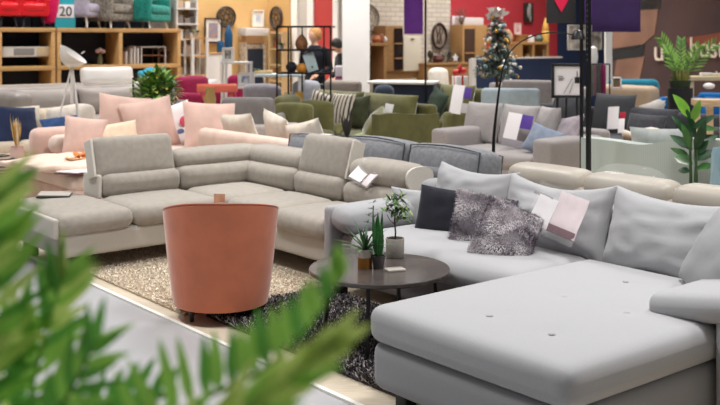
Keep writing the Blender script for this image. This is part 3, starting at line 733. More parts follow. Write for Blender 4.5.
# light tan sofa back
tH = mat('tan_leather', 'b79d83', .5, bump=.1, scale=50, var=.06, vscale=4)
H_ = sofa('leather_sofa', 'light tan leather sofa back behind the charcoal sofa', 'sofa', uv((u_at(608, 9.3)+u_at(672, 9.3))/2, 9.3), BACK_V, u_at(664, 9.3)-u_at(600, 9.3), .95, tH, bh=.95, ah=.7, aw=.22, seats=2, backs=0, bt=.3, backrest=.97, r=.09)
pil('crumpled white cushion at the right end of the tan leather sofa', fabric('white_linen', 'd8d2cc', .08), uv(u_at(664, 8.6), 8.6, .62), BACK_V+R(50), .6, .5, .2, 20, 20, 91, wr=.03)
# grey sofa in front right: low grey with white throws
W_ = sofa('box_arm_sofa', 'light grey sofa at the right edge behind the leafy plant', 'sofa', uv(-1.05, 7.1), FACE_V, 2.4, .98, fabric('silver_grey', '9d9f9e', .08, 200), bh=.82, ah=.55, aw=.2, seats=2, backs=2, bt=.22)
pil('dark slate cushion on the right edge sofa behind the leafy plant', fabric('slate_dark', '55585d', .1), uv(-1.25, 6.85, .55), FACE_V, .6, .3, .16, 50, 0, 93)
pil('white cushion on the right edge sofa behind the leafy plant', fabric('white_linen', 'd8d2cc', .08), uv(-1.05, 6.5, .52), FACE_V, .62, .3, .14, 64, 0, 94)
# pink sofas on the left
pk = fabric('blush_velvet', 'd6b5a9', .08, 200, vscale=6, sheen=.6)
pkl = fabric('blush_light', 'dcc6bb', .06, 200, vscale=6, sheen=.5)
J = thing('corner_sofa', 'blush pink velvet corner sofa heaped with cushions behind the taupe sofa', 'sofa', uv(-6.5, 2.35), FACE_U)
part('base', pk, J, (rbox(2.6, 1.0, .22, .04), T(0, 0, .21)), (rbox(1.1, 1.3, .22, .04), T(-1.15, -.95, .21)))
for i, (x0, x1) in enumerate(((-1.7, -.6), (-.595, .27), (.275, 1.14))):
    part('seat_cushion', pkl, J, (rbox(x1-x0-.01, .85 if i else 1.45, .17, .07, (0, .01, .02)), T((x0+x1)/2, -.12 if i else -.88, .37)))
part('back_frame', pk, J, (rbox(2.6, .24, .58, .09), T(0, .42, .40)))
part('arm', pk, J, (rbox(.2, 1.0, .52, .09), T(1.23, 0, .36)))
part('seat_roll', pkl, J, (rbox(.9, .24, .2, .09), T(-.75, .15, .53)))
for x in (-1.2, 1.2):
    for y in (-.4, .4): part('leg', legw, J, (lathe([(.015, 0), (.02, .1)], 8), T(x, y, 0)))
def jp(px, py, u, z): return uv(u, v_at(px, u), z)
pil('large blush cushion at the left end of the pink sofa row', pk, jp(124, 0, -6.62, .74), FACE_U-R(10), .58, .56, .2, 14, 8, 101)
pil('large blush cushion second from the left on the pink sofa', pk, jp(150, 0, -6.45, .70), FACE_U-R(4), .60, .56, .2, 16, -8, 102)
cp = pil('white cushion printed with a pink and blue flower on the pink sofa', mat('flower_print', 'e8e2e2', .8, var=0), jp(175, 0, -6.6, .66), FACE_U, .5, .48, .16, 16, -12, 103)
part('flower', mat('flower_pink', 'd4566e', .7, var=.15), cp, (ball(.06, 10, 1, .12, 1, 6), T(.06, -.1, .05))); part('leafy_print', mat('flower_blue', '5f6e94', .7, var=.2), cp, (ball(.05, 10, 1, .12, .8, 6), T(.02, -.095, -.07)))
pil('blush cushion half hidden behind the flower print cushion', pk, jp(190, 0, -6.75, .62), FACE_U, .5, .44, .18, 16, 4, 104)
pil('large smooth blush cushion rightmost on the pink sofa', pk, jp(210, 0, -6.05, .66), FACE_U-R(12), .60, .58, .24, 18, 4, 105)
pil('pale apricot cushion low in front of the large blush cushions', fabric('apricot', 'e6cdb4', .06), jp(112, 0, -6.3, .60), FACE_U-R(12), .56, .32, .16, 26, -6, 106)
pil('small blush cushion leaning on the left back of the pink sofa', pk, jp(85, 0, -6.35, .62), FACE_U-R(14), .44, .42, .17, 18, 8, 107)
thb = single('fleece_blanket', 'peach fleece blanket spread on the pink chaise seat', 'blanket', fabric('peach_fleece', 'e6cdbd', .08, 60, vscale=12), uv(-5.55, .85, .455), FACE_U, (rbox(.9, .95, .05, .02, (0, 0, .02), n=10, fn=lambda p: [p[0]+.03*math.sin(p[1]*7), p[1]+.03*math.sin(p[0]*6), p[2]+.018*math.sin(p[0]*9+p[1]*4)+.012*math.sin(p[1]*13)]), T(0, 0, .03)))
dd = thing('petal_bowl', 'shallow tray of orange petals on the peach blanket', 'tray', uv(-5.45, .95, .51), 0)
part('tray', mat('tray_peach', 'efc9a2', .5), dd, lathe([(.01, 0), (.1, 0), (.13, .03), (.12, .03), (.1, .012), (.01, .012)], 20))
r = random.Random(3)
part('petal', mat('petal_orange', 'd98543', .7, var=.2), dd, *[blade((r.uniform(-.06, .06), r.uniform(-.06, .06), .02), (r.uniform(-1, 1), r.uniform(-1, 1), .8), (0, 0, 1), .07, .05, .3, 3) for _ in range(14)])
magazine('white magazine with dark cover edge on the pink chaise seat', uv(-5.02, .75, .455), FACE_U+R(30), .34, .24, paperw, mat('cover_maroon', '5a2b30', .4))
Ls = sofa('low_sofa', 'pale pink low back sofa turned away beside the blue grey sofa', 'sofa', uv(-5.0, 2.85), BACK_V, 1.7, .95, fabric('pale_pink', 'd9bfb2', .07, 200, vscale=6), bh=.72, backrest=.70, arms=(1, 1), ah=.55, seats=2, backs=0, bt=.2, r=.08)
crm = fabric('cream_cloth', 'd9d0c3', .07)
pil('cream cushion with pale yellow piping on the left of the pale pink low sofa', crm, uv(-5.5, 2.72, .66), BACK_V+R(8), .5, .4, .16, 18, 4, 111)
pil('cream cushion in the middle of the pale pink low sofa', crm, uv(-4.85, 2.75, .68), BACK_V-R(6), .48, .44, .16, 16, -10, 112)
pil('cream cushion at the right end of the pale pink low sofa', crm, uv(-4.3, 2.72, .64), BACK_V+R(10), .46, .44, .16, 16, 12, 113)
# beige sofa with navy cushions, farther left
bK = fabric('oat_linen', 'cfc1ae', .07, 220)
K_ = sofa('pillow_back_sofa', 'oat beige sofa with navy cushions at the left behind the pink sofa', 'sofa', uv(-9.1, 1.1), FACE_U, 3.4, 1.0, bK, bh=.72, ah=.52, aw=.3, seats=3, backs=3, bt=.2, cush_h=.36, cush_t=.26, r=.09, sh=.38)
nv = fabric('navy_cloth', '27304c', .15)
pil('large navy cushion at the left on the oat beige sofa', nv, uv(-8.85, v_at(17, -8.85), .54), FACE_U+R(12), .6, .55, .18, 24, 6, 121)
pil('small blue denim cushion lying beside the white blanket', fabric('denim', '34507c', .25, vscale=12), uv(-8.75, v_at(62, -8.75), .51), FACE_U, .50, .32, .16, 40, -4, 122)
pil('cream ruffled cushion behind the large navy cushion', crm, uv(-9.12, v_at(15, -9.1), .58), FACE_U, .7, .4, .18, 20, 0, 123)
single('fleece_blanket', 'white blanket draped over the middle of the oat beige sofa', 'blanket', fabric('white_fleece', 'ddd3c8', .07, 60, vscale=10), uv(-8.95, v_at(72, -8.95), .50), FACE_U, (rbox(.62, .2, .5, .08, (0, .03, .03), n=8, fn=lambda p: [p[0], p[1]+.02*math.sin(p[0]*18), p[2]+.015*math.sin(p[0]*11)]), T(0, 0, .0, rx=R(-14))))
# pampas vase and jug
pv = thing('pampas_vase', 'pale pink vase with dried pampas stems in front of the oat beige sofa', 'vase', uv(-7.0, v_at(17, -7.0), 0), 0)
D0 = pv.location.y
part('side_table', legw, pv, lathe([(.14, 0), (.14, .02), (.02, .03), (.02, .27), (.16, .28), (.16, .30), (.01, .30)], 20))
part('vase', mat('vase_blush', 'd9b8ad', .5, var=.03), pv, lathe([(.01, .30), (.07, .30), (.085, .37), (.085, .43), (.06, .49), (.065, .51), (.05, .51), (.04, .48), (.01, .44)], 20))
b = MB(); r = random.Random(12)
for i in range(34):
    a = r.uniform(0, 2*PI); sp_ = r.uniform(.05, .3)
    b.add(blade((0, 0, .46), (math.cos(a)*sp_, math.sin(a)*sp_, 1), (math.cos(a), math.sin(a), .2), r.uniform(.22, .4), .03, .1, 5, .2), None, r.choice((0, 1)))
b.build('stems', [mat('pampas', 'd9b36c', .8, var=.15), mat('pampas_pale', 'ead6b0', .8, var=.1)], pv, 60)
jg = thing('lined_jug', 'squat jug with dark stripes at the far left edge beside the pampas vase', 'jug', uv(-6.75, v_at(2, -6.75), .24), 0)
jm = stripes('jug_lines', '3f3a38', 'b8a898', 9, 'Z', .35)
part('body', jm, jg, lathe([(.01, 0), (.09, 0), (.13, .07), (.12, .15), (.07, .2), (.08, .22), (.06, .22), (.05, .2), (.01, .15)], 20))
part('handle', legk, jg, tube([(.1, 0, .18), (.17, 0, .17), (.18, 0, .1), (.12, 0, .06)], .01, 6))

ga = thing('lounge_chair', 'moss green lounge chair turned to the right of the picture, left of the striped cushions', 'armchair', at(305, 38+1.63/12.2*1000, 12.2), R(62))
ga['label'] = 'moss green low lounge chair at the left end of the striped cushions'
part('seat_cushion', gI, ga, (rbox(.5, .5, .16, .06, (0, 0, .03)), T(0, -.04, .42)))
part('base', gId, ga, (rbox(.5, .5, .2, .04), T(0, 0, .24)))
part('backrest', gI, ga, (rbox(.5, .14, .5, .06, (0, .02, .03)), T(0, .22, .66, rx=R(-10))))
for s_ in (-1, 1): part('arm', gI, ga, (rbox(.1, .52, .56, .05, (.01, 0, .02)), T(s_*.25, 0, .56)))
for sx in (-1, 1):
    for sy in (-1, 1): part('leg', legk, ga, (lathe([(.014, 0), (.02, .14)], 8), T(sx*.2, sy*.2, 0)))

round_stool = single('side_stool', 'small round stool under the dark striped jug at the far left', 'stool', legw, uv(-6.75, v_at(2, -6.75), 0), 0, lathe([(.13, 0), (.13, .02), (.03, .03), (.03, .2), (.15, .21), (.15, .24), (.01, .24)], 18))
# ------------------------------------------------------------------ walls of the hall
def wallU(name, u, px0, px1, m, h=4.6, t=.2, z0=0):
    v0, v1 = v_at(px0, u), v_at(px1, u)
    o = single(name, '', '', m, uv(u-t/2, (v0+v1)/2), FACE_U, (box(abs(v1-v0), t, h), T(0, 0, h/2+z0)), smooth=0)
    del o['label'], o['category']; return struct(o)
def wallV(name, v, px0, px1, m, h=4.6, t=.2):
    u0, u1 = u_at(px0, v), u_at(px1, v)
    o = single(name, '', '', m, uv((u0+u1)/2, v+t/2), FACE_V, (box(abs(u1-u0), t, h), T(0, 0, h/2)), smooth=0)
    del o['label'], o['category']; return struct(o)
UB, UT = -13.1, -14.2
brick = brickmat('white_brick', 'ded2c4', 'd2c5b6', 'bfb2a3', 2.2)
wallU('wall_back', UB, 345, 450.5, brick)
redm = mat('red_paint', 'b5303a', .7, var=.03, vscale=2)
wallU('wall_back_red', UB, 450.5, 566, redm)
navym = mat('navy_paint', '1d2f55', .7, var=.04, vscale=2)
wallU('wall_back_navy', UB+.02, 558, 612, navym)
tan_ = mat('ochre_paint', 'd8b176', .8, var=.04, vscale=1.5)
wallU('wall_left_tan', UT, 184, 268.3, tan_)
VT = v_at(268.3, UT)
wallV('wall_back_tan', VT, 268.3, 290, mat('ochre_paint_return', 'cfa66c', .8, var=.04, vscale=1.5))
whitep = mat('white_plaster', 'f6f3f1', .75, var=.02, vscale=2)
greyw = mat('grey_plaster', 'a79f97', .75, var=.06, vscale=5)
paleg = mat('pale_grey_plaster', 'c9c3bc', .75, var=.03, vscale=5)
redm2 = mat('red_panel', 'c0403f', .7, var=.03, vscale=2)
wallV('wall_back_white', VT+.02, 288, 297, whitep)
wallV('wall_back_grey', VT+.06, 296.5, 309, paleg)
wallV('wall_back_corner', VT+.02, 307, 313, whitep)
wallV('wall_back_strip', VT+.05, 312, 333, redm2)
wallV('wall_back_edge', VT+.02, 332.5, 337.5, whitep)
wallV('wall_back_stone', VT+.06, 336.5, 347, greyw)
def pillar(name, px0, px1, D, m):
    w_ = S(px1-px0, D); c = at((px0+px1)/2, 38, D+w_/2)
    o = single(name, '', '', m, (c.x, c.y, 0), 0, (box(w_*.98, w_, 4.6), T(0, 0, 2.3)), smooth=0)
    del o['label'], o['category']; return struct(o)
pillar('trim_2', 342, 370, 16.5, whitep)
pillar('trim_3', 605, 611.5, 15.5, whitep)
# far left: pale stock wall, navy backing over the shelves
SU = -13.75
wallU('wall_left', SU-1.2, -140, 192, mat('stock_white', 'e6dfd9', .8, col2='b8aaa0', vscale=3, stretch=(1, 1, 3)))
wallU('wall_left_navy', SU-1.05, -140, 151, mat('backing_navy', '1d2231', .8, var=.08, vscale=2), h=3.6, t=.08)
# mural on the right
VM = 15.6
mur = mat('mural_brown', '5b4340', .8, col2='4a3737', vscale=.7)
u0, u1 = u_at(609, VM), u_at(900, VM)
wr = wallV('wall_right', VM, 609, 900, mur)
def mural(name, m, pts):
    vs = []; c = uv((u0+u1)/2, VM)
    out = []
    for px, py in pts:
        u = u_at(px, VM); out.append((u-(u0+u1)/2, zat(py, uv(u, VM).y)))
    p = prism(out, .01)
    o = part(name, m, wr, ([(x, y-.112, z) for x, y, z in p[0]], p[1]), smooth=0); return o
mt = mat('mural_tan', '9b7560', .8, col2='7d5c4d', vscale=1.2); md = mat('mural_dark', '2a2b2c', .8, var=.1, vscale=1)
mural('mural_shape', mt, [(611, 12), (660, -4), (655, 34), (637, 50), (611, 50)])
mural('mural_shape', md, [(611, 4), (662, -8), (660, 9), (628, 11), (611, 14)])
mural('mural_shape', md, [(611, 49), (645, 44), (643, 57), (611, 60)])
mural('mural_shape', mt, [(617, 60), (645, 56), (637, 92), (612, 92)])
mural('mural_shape', mat('mural_rust', '8a4a3a', .8, var=.1), [(686, 38), (735, 30), (735, 48), (690, 47)])
lt = mat('letter_cream', 'efdcd0', .6, var=0)
def letters(txt, px, py, hpx, sx=.8):
    u = u_at(px, VM); y = uv(u, VM).y; sz = S(hpx, y)/.52
    tv_, tf_ = text_mesh(txt, sz, .02)
    o = part('lettering', lt, wr, (([(x*sx, y_, z) for x, y_, z in tv_], tf_), T(u-(u0+u1)/2, -.13, zat(py, y))), smooth=0)
letters('u', 660, 60.5, 15.5, .9); letters('host', 707.5, 57.5, 15.5, .74); letters('d', 716, 79, 6)
# sides and rear of the hall, out of view but closing the room
wp = mat('hall_paint', '77736f', .8, var=.02, vscale=1)
for nm, x0, y0, x1, y1 in (('wall_rear', -26, -6, 26, -6), ('wall_front', -26, 34, 26, 34), ('wall_side', -26, -6, -26, 34), ('wall_far', 26, -6, 26, 34)):
    L_ = math.hypot(x1-x0, y1-y0)
    o = part(nm, wp, None, (box(L_, .2, 4.6), T((x0+x1)/2, (y0+y1)/2, 2.3, rz=math.atan2(y1-y0, x1-x0))), smooth=0); struct(o)
# ------------------------------------------------------------------ oak display shelving
oak = wood('shelf_oak', 'cfa671', 'b88d58')
dark = mat('shelf_back', '1f2430', .8, var=.05, vscale=3)
def shelving(label, px0, px1, divs, zt, zb, dep=.62):
    v0, v1 = v_at(px0, SU), v_at(px1, SU); w_ = v1-v0
    o = thing('display_shelf', label, 'shelf', uv(SU, (v0+v1)/2), FACE_U)
    th = .075
    part('top_board', oak, o, (rbox(w_, dep, th, .004, n=1, k=1), T(0, dep/2, zt-th/2)))
    part('shelf_board', oak, o, (rbox(w_, dep, th, .004, n=1, k=1), T(0, dep/2, zb-th/2)))
    for i, x in enumerate([-w_/2+.035]+[v_at(p, SU)-(v0+v1)/2 for p in divs]+[w_/2-.035]):
        part('upright', oak, o, (rbox(.07, dep-.01, zt-th, .004, n=1, k=1), T(x, dep/2, (zt-th)/2)))
    part('back_panel', dark, o, (box(w_-.1, .02, zt-th), T(0, dep-.02, (zt-th)/2)))
    part('plinth', oak, o, (rbox(w_, dep-.02, .06, .004, n=1, k=1), T(0, dep/2+.01, .03)))
    return o
ZT, ZB = 1.81, 1.14
shelving('oak shelving at the far left edge with a white television bench on it', -60, 55.5, (0,), ZT, ZB)
shelving('two bay oak shelving with a folding rack, beneath the patterned and teal chairs', 57.5, 181, (121,), ZT, ZB)
def onsh(px, z, back=.3): return uv(SU-back, v_at(px, SU-back), z)
# things on the shelf boards
tv = thing('television_bench', 'white and pale oak television bench on slim legs inside the left shelving', 'cabinet', onsh(22, ZB), FACE_U)
part('body', mat('bench_white', 'd8d2cb', .5, var=.03), tv, (rbox(1.0, .36, .18, .01, n=1), T(0, 0, .25)))
part('door', wood('bench_oak', 'd3bf9e', 'c4ad8a'), tv, (rbox(.26, .02, .15, .005, n=1), T(.33, -.185, .25)))
part('recess', mat('bench_recess', '8f8a86', .6), tv, (rbox(.36, .01, .12, .004, n=1), T(-.03, -.178, .25)))
for x in (-.42, .42):
    for y in (-.12, .12): part('leg', legw, tv, (tube([(x, y, .17), (x*1.06, y*1.1, 0)], [.016, .011], 8), Matrix.Identity(4)))
fv = thing('flower_vase', 'small glass vase with pink blooms inside the shelving beside the tripod lamp', 'vase', onsh(100, ZB), 0)
part('vase', mat('glass_green', 'a8a77f', .1, trans=.6, var=0), fv, lathe([(.01, 0), (.05, 0), (.055, .1), (.03, .17), (.035, .2), (.02, .19), (.01, .1)], 16))
part('bloom', mat('bloom_pink', 'e6c7c7', .8, var=.15), fv, *[(ball(.05, 8, 1, 1, .8, 5), T(x, y, z)) for x, y, z in ((0, 0, .27), (.05, .02, .24), (-.04, 0, .25))])
part('stem', leafm, fv, tube([(0, 0, .1), (0, 0, .25)], .006, 5))
fr_ = thing('folding_rack', 'white folding rack of upright panels inside the right shelving bay', 'rack', onsh(128, ZB), FACE_U)
wl = mat('white_lacquer', 'e0dcd9', .4, var=0)
for i, (x, h_) in enumerate(((-.1, .24), (0, .3), (.07, .34), (.14, .3))):
    part('panel', wl, fr_, (rbox(.03, .3, h_, .006, n=1), T(x, 0, h_/2)))
for lab, px, w_, h_ in (('larger wire frame side table inside the right shelving bay', 150, .5, .32), ('smaller wire frame side table at the right end inside the shelving', 164, .34, .26)):
    q = thing('wire_table', lab, 'table', onsh(px, ZB, .3 if w_ > .4 else .42), FACE_U)
    for x in (-1, 1):
        for y in (-1, 1): part('leg', wl if w_ > .4 else wood('leg_walnut', '9a6a4a', '7d5238'), q, bar((x*w_/2, y*.14, 0), (x*w_/2, y*.14, h_), .018))
    part('top', wl if w_ > .4 else MATS['leg_walnut'], q, (rbox(w_+.02, .3, .02, .006, n=1), T(0, 0, h_)))
    part('lower_shelf', wood('leg_walnut', '9a6a4a', '7d5238'), q, (rbox(w_, .28, .015, .005, n=1), T(0, 0, h_*.5)))
# chairs on top of the shelving
def armchair(label, loc, rz, m, w=.75, d=.74, h=1.0, sh=.42, wing=False, lh=.17, ah=.58, leg=None, group=None, name='armchair', slope=True, tufts=False):
    o = thing(name, label, 'armchair', loc, rz, group)
    part('seat', m, o, (rbox(w-.1, d-.1, .17, .06, (0, .01, .03)), T(0, -.03, sh-.07)))
    part('base', m, o, (rbox(w-.04, d-.06, .14, .04), T(0, 0, lh+.07)))
    bk = part('backrest', m, o, (rbox(w-.08, .16, h-.3, .07, (0, .02, .03), n=8), T(0, d/2-.1, .3+(h-.3)/2, rx=R(-7))))
    for s in (-1, 1):
        part('arm', m, o, (rbox(.13, d-.06, ah-lh-.02, .06), T(s*(w/2-.07), 0, lh+(ah-lh)/2)))
        if wing:
            out = [(-.02, .5), (-.26, .56), (-.3, .66), (-.2, .8), (-.16, h-.04), (0, h)]
            vs, fs = prism(out, .09)
            part('wing', m, bk, ([(s*(w/2-.09)-.045*s+(y-.045), d/2+x, z) for x, y, z in vs], fs))
    for sx in (-1, 1):
        for sy in (-1, 1): part('leg', leg or legw, o, (tube([(sx*(w/2-.12), sy*(d/2-.12), lh), (sx*(w/2-.09), sy*(d/2-.08), 0)], [.024, .014], 8), Matrix.Identity(4)))
    return o
def ontop(px, back=.33): return uv(SU-back, v_at(px, SU-back), ZT)
red_l = mat('red_leather', 'd8141f', .4, var=.05, vscale=4)
armchair('red armchair at the far left end on top of the shelving', ontop(3), FACE_U, red_l, w=.46, leg=legk, lh=.2)
armchair('red armchair on top of the shelving beside the magenta chair', ontop(28), FACE_U, red_l, w=.56, leg=legk, lh=.2)
mg = thing('tub_chair', 'magenta tub chair with a pointed base on top of the shelving', 'armchair', ontop(48.5, .2), FACE_U)
mgm = fabric('magenta', 'd81b5e', .08)
part('shell', mgm, mg, (lathe([(.02, .06), (.12, .1), (.17, .3), (.2, .6), (.2, .75), (.16, .75), (.15, .5), (.02, .42)], 24), T(0, 0, 0)))
part('base', legk, mg, lathe([(.14, 0), (.14, .02), (.02, .04), (.02, .1)], 16))
po = thing('poster_stand', 'teal price poster reading 20 on the shelving beside the mauve armchair', 'sign', ontop(65, .12), FACE_U)
part('board', mat('poster_teal', '2aa5b8', .5, var=.05), po, (rbox(.38, .03, .62, .004, n=1), T(0, 0, .31)))
part('panel', paperw, po, (rbox(.32, .008, .24, .002, n=1), T(0, -.02, .30)))
part('lettering', mat('ink_black', '1c1c1e', .6, var=0), po, (text_mesh('20', .24, .004), T(0, -.03, .215)), smooth=0)
armchair('mauve grey armchair with pale legs on top of the shelving beside the poster', ontop(80), R(72), fabric('mauve_chair', 'a9a1b2', .08), w=.6, lh=.2, leg=mat('leg_pale', 'e6ddd3', .5, var=0))
pat = mat('patterned_grey', '8f877c', .9, bump=.2, col2='5f574e', vscale=18, scale=60)
armchair('patterned grey wing chair on top of the shelving left of the teal one', ontop(108), R(66), pat, w=.74, wing=True, lh=.13, leg=mat('leg_pale', 'e6ddd3', .5, var=0))
teal_ = mat('teal_chenille', '128a7c', .9, bump=.2, col2='0b6a62', vscale=20, scale=60, sheen=.3)
armchair('teal wing chair at the right end on top of the shelving', ontop(146), R(66), teal_, w=.74, wing=True, lh=.13, leg=mat('leg_pale', 'e6ddd3', .5, var=0))
# pale stock rack behind the teal chair
rk = thing('stock_rack', 'tall white stock rack behind the teal wing chair', 'rack', uv(SU-.2, v_at(186, SU-.2)), FACE_U)
for x in (-.22, .22): part('post', wl, rk, (box(.03, .3, 3), T(x, .1, 1.5)))
zs = [.5, .9, 1.3, 1.6, 1.9, 2.2]
for z in zs: part('shelf_board', wl, rk, (box(.5, .34, .03), T(0, .1, z)))
r = random.Random(4); bxm = [mat('carton_white', 'e9e3de', .8), mat('carton_grey', '8d827a', .8), mat('carton_tan', 'c6a98e', .8), mat('carton_dark', '57504e', .8)]
k = 0
wh = ('white', 'grey', 'tan', 'dark')
for z in zs:
    for x in (-.13, .04, .15):
        mi = r.choice((0, 0, 1, 2, 3)); h_ = r.uniform(.1, .2)
        c = uv(SU-.3, v_at(186, SU-.2)+x, z+.015)
        o = single('carton', 'small cardboard box stacked on the tall white stock rack', 'box', bxm[mi], c, FACE_U, (rbox(.14 if x != .04 else .12, .2, h_, .006, n=1), T(0, 0, h_/2)), group='boxes on the white stock rack')
# tripod lamp
tl = thing('tripod_lamp', 'white tripod floor lamp with a tilted cone shade before the shelving', 'lamp', at(72, 38+1.63/12.6*1000, 12.6), 0)
hb = at(72, 64, 12.6)-tl.location
for a in (200, 320, 80):
    part('leg', wl, tl, (tube([(hb.x, 0, hb.z), (hb.x+.3*math.cos(R(a)), .3*math.sin(R(a)), 0)], [.011, .013], 8), Matrix.Identity(4)))
part('collar', wl, tl, (lathe([(.012, hb.z-.5), (.02, hb.z-.5), (.02, hb.z+.06), (.012, hb.z+.06)], 12), T(hb.x, 0, 0)))
sh_ = lathe([(.03, .17), (.07, .16), (.15, .08), (.195, 0), (.185, 0), (.14, .08), (.06, .15), (.03, .15)], 32)
part('lamp_shade', mat('shade_white', 'e9e4e0', .5, var=.02), tl, (sh_, T(hb.x+.02, 0, hb.z+.125, ry=R(-144))))
part('ring', wl, tl, (tube([(.12, 0, hb.z+.13), (.16, 0, hb.z+.16)], .008, 6), Matrix.Identity(4)))
# ------------------------------------------------------------------ far left sofas in front of the shelving
sofa('leather_sofa', 'taupe leather sofa at the far left edge under the shelving', 'sofa', uv(-11.9, v_at(14, -11.9)), FACE_U, 2.6, .95, mat('taupe_leather', '8d8379', .5, var=.08, vscale=4, bump=.1, scale=40), bh=1.0, ah=.86, aw=.3, seats=2, backs=2, r=.1, cush_h=.46, cush_t=.3)
sofa('leather_sofa', 'pale grey leather sofa with rounded arms below the tripod lamp', 'sofa', uv(-11.2, v_at(84, -11.2)), FACE_U, 2.5, .95, mat('grey_leather', '9a918b', .5, var=.06, vscale=4, bump=.1, scale=40), bh=.98, ah=.84, aw=.3, seats=2, backs=2, r=.1, cush_h=.44, cush_t=.3, m2=mat('grey_leather_edge', '8e8783', .5, var=.06, vscale=4))
Wh = sofa('leather_sofa', 'white leather sofa with tall headrests below the shelving beside the bushy plant', 'sofa', uv(-12.5, v_at(122, -12.5)), FACE_U, 1.5, .95, mat('white_leather', 'dcd7d2', .45, var=.03, vscale=4), bh=.9, ah=.6, aw=.2, seats=2, backs=0, bt=.25, backrest=.86)
for x in (-.12,): part('headrest', MATS['white_leather'], Wh, (rbox(.95, .16, .3, .07, (0, .02, 0)), T(x, .33, .98, rx=R(-12))))
sofa('box_arm_sofa', 'pale grey sofa right of the bushy plant under the shelving end', 'sofa', uv(-11.6, v_at(186, -11.6)), FACE_U, 1.9, .95, fabric('pale_dove', 'd0cbc8', .05), bh=.9, ah=.6, aw=.2, seats=2, backs=2, bt=.22, cush_h=.5)
# bush in navy pot
bp_ = thing('bushy_plant', 'bushy green plant with yellowish leaves in a black pot behind the pink cushions', 'plant', at(156, 38+1.63/11.6*1000, 11.6)-Vector((0, 0, 0)), 0)
part('pot', mat('pot_black', '22242e', .4, var=.05), bp_, lathe([(.01, .5), (.13, .5), (.17, .78), (.19, .80), (.15, .80), (.01, .74)], 24))
part('plinth', legk, bp_, lathe([(.01, 0), (.16, 0), (.16, .03), (.04, .05), (.04, .48), (.13, .5), (.01, .5)], 20))
b = MB(); r = random.Random(21)
for i in range(820):
    a = r.uniform(0, 2*PI); el = math.asin(r.uniform(-.7, 1)); q = r.uniform(.5, 1)
    c = Vector((math.cos(a)*math.cos(el)*.25*q, math.sin(a)*math.cos(el)*.25*q, .99+math.sin(el)*.27*q))
    d = (c-Vector((0, 0, .89))).normalized()+Vector((r.gauss(0, .5), r.gauss(0, .5), r.gauss(0, .4)))
    b.add(blade(c, d, (0, 0, 1), r.uniform(.07, .12), .05, .3, 3), None, r.choice((0, 0, 0, 1, 1, 2)))
b.build('foliage', [mat('bush_dark', '4a7a38', .45, var=.3, vscale=12), mat('bush_green', '86b24c', .45, var=.2, vscale=12), mat('bush_yellow', 'c3b85a', .5, var=.2, vscale=12)], bp_, 60)
part('branch', MATS['bark'], bp_, tube([(0, 0, .8), (.02, 0, 1.0), (0, 0, 1.2)], .01, 6), tube([(0, 0, .9), (.12, .05, 1.1)], .006, 5), tube([(0, 0, .9), (-.12, -.03, 1.1)], .006, 5))
def round_table(label, loc, r_, h, mtop, mleg, name='side_table', group=None):
    o = thing(name, label, 'table', loc, 0, group)
    part('table_top', mtop, o, lathe([(.01, h-.03), (r_, h-.03), (r_, h), (.01, h)], 24))
    part('pedestal', mleg, o, lathe([(r_*.6, 0), (r_*.6, .015), (.02, .03), (.02, h-.03)], 16))
    return o
ts = at(130, 38+1.63/11.8*1000, 11.8)
round_table('round pale side table carrying a black bottle beside the bushy plant', ts, .2, .80, wood('pale_board', 'd0c4b2', 'c1b39d'), legk)
o = thing('bottle', 'small black bottle on the round pale side table', 'bottle', ts+Vector((-.09, 0, .80)), 0)
part('glass', legk, o, lathe([(.01, 0), (.045, 0), (.05, .06), (.02, .1), (.018, .13), (.01, .13)], 14))
o = thing('reed_diffuser', 'beige diffuser box with one dark reed on the round pale side table', 'diffuser', ts+Vector((.02, 0, .80)), 0)
part('box', mat('box_beige', 'd9b9a4', .6), o, (rbox(.1, .08, .11, .01, n=1), T(0, 0, .055))); part('reed', legk, o, tube([(.02, 0, .1), (.015, 0, .36)], .012, 6))
bl = thing('folded_throw', 'turquoise cloth heaped on the white sofa back beside the bush', 'throw', uv(-12.9, v_at(147, -12.9), 1.02), FACE_U)
part('fold', fabric('turquoise', '2f9fc0', .15, vscale=12), bl, (rbox(.3, .2, .12, .05, (0, 0, .03), n=6, fn=lambda p: [p[0], p[1], p[2]+.03*math.sin(p[0]*20)]), T(0, 0, -.02)), (rbox(.1, .25, .3, .04, n=4), T(.1, .1, -.14)))
# ------------------------------------------------------------------ ochre corner
def deco_wheel(label, u, px0, px1, py0, py1, onv=None, m=None, bars=12, name='wall_ornament'):
    loc, rz, w_, h_ = (onU(u, px0, px1, py0, py1) if onv is None else onV(onv, px0, px1, py0, py1))
    o = thing(name, label, 'wall decor', loc+Vector((0, 0, h_/2)), rz)
    m = m or mat('wheel_iron', '3a2f29', .6, var=.1)
    for rr in (1, .72, .3):
        part('ring', m, o, (tube([(w_/2*rr*math.cos(2*PI*i/40), -.03, h_/2*rr*math.sin(2*PI*i/40)) for i in range(41)], .022 if rr == 1 else .009, 6, False), Matrix.Identity(4)))
    part('spokes', m, o, *[(bar((.1*w_*math.cos(2*PI*i/bars), -.03, .1*h_*math.sin(2*PI*i/bars)), (w_/2*math.cos(2*PI*i/bars), -.03, h_/2*math.sin(2*PI*i/bars)), .009), Matrix.Identity(4)) for i in range(bars)])
    part('medallion', m, o, *[(ball(.018, 8, 1, .3, 1, 5), T(.4*w_*math.cos(2*PI*(i+.5)/bars)*(.6 if i % 2 else 1), -.03, .4*h_*math.sin(2*PI*(i+.5)/bars)*(.6 if i % 2 else 1))) for i in range(bars)])
    return o
deco_wheel('large round dark iron wheel on the ochre wall above the framed picture', UT, 216.5, 234.5, 7, 27)
deco_wheel('narrow looking dark iron wheel on the ochre return wall left of the white column', None, 271.5, 283, 7, 28.5, onv=VT, bars=10)
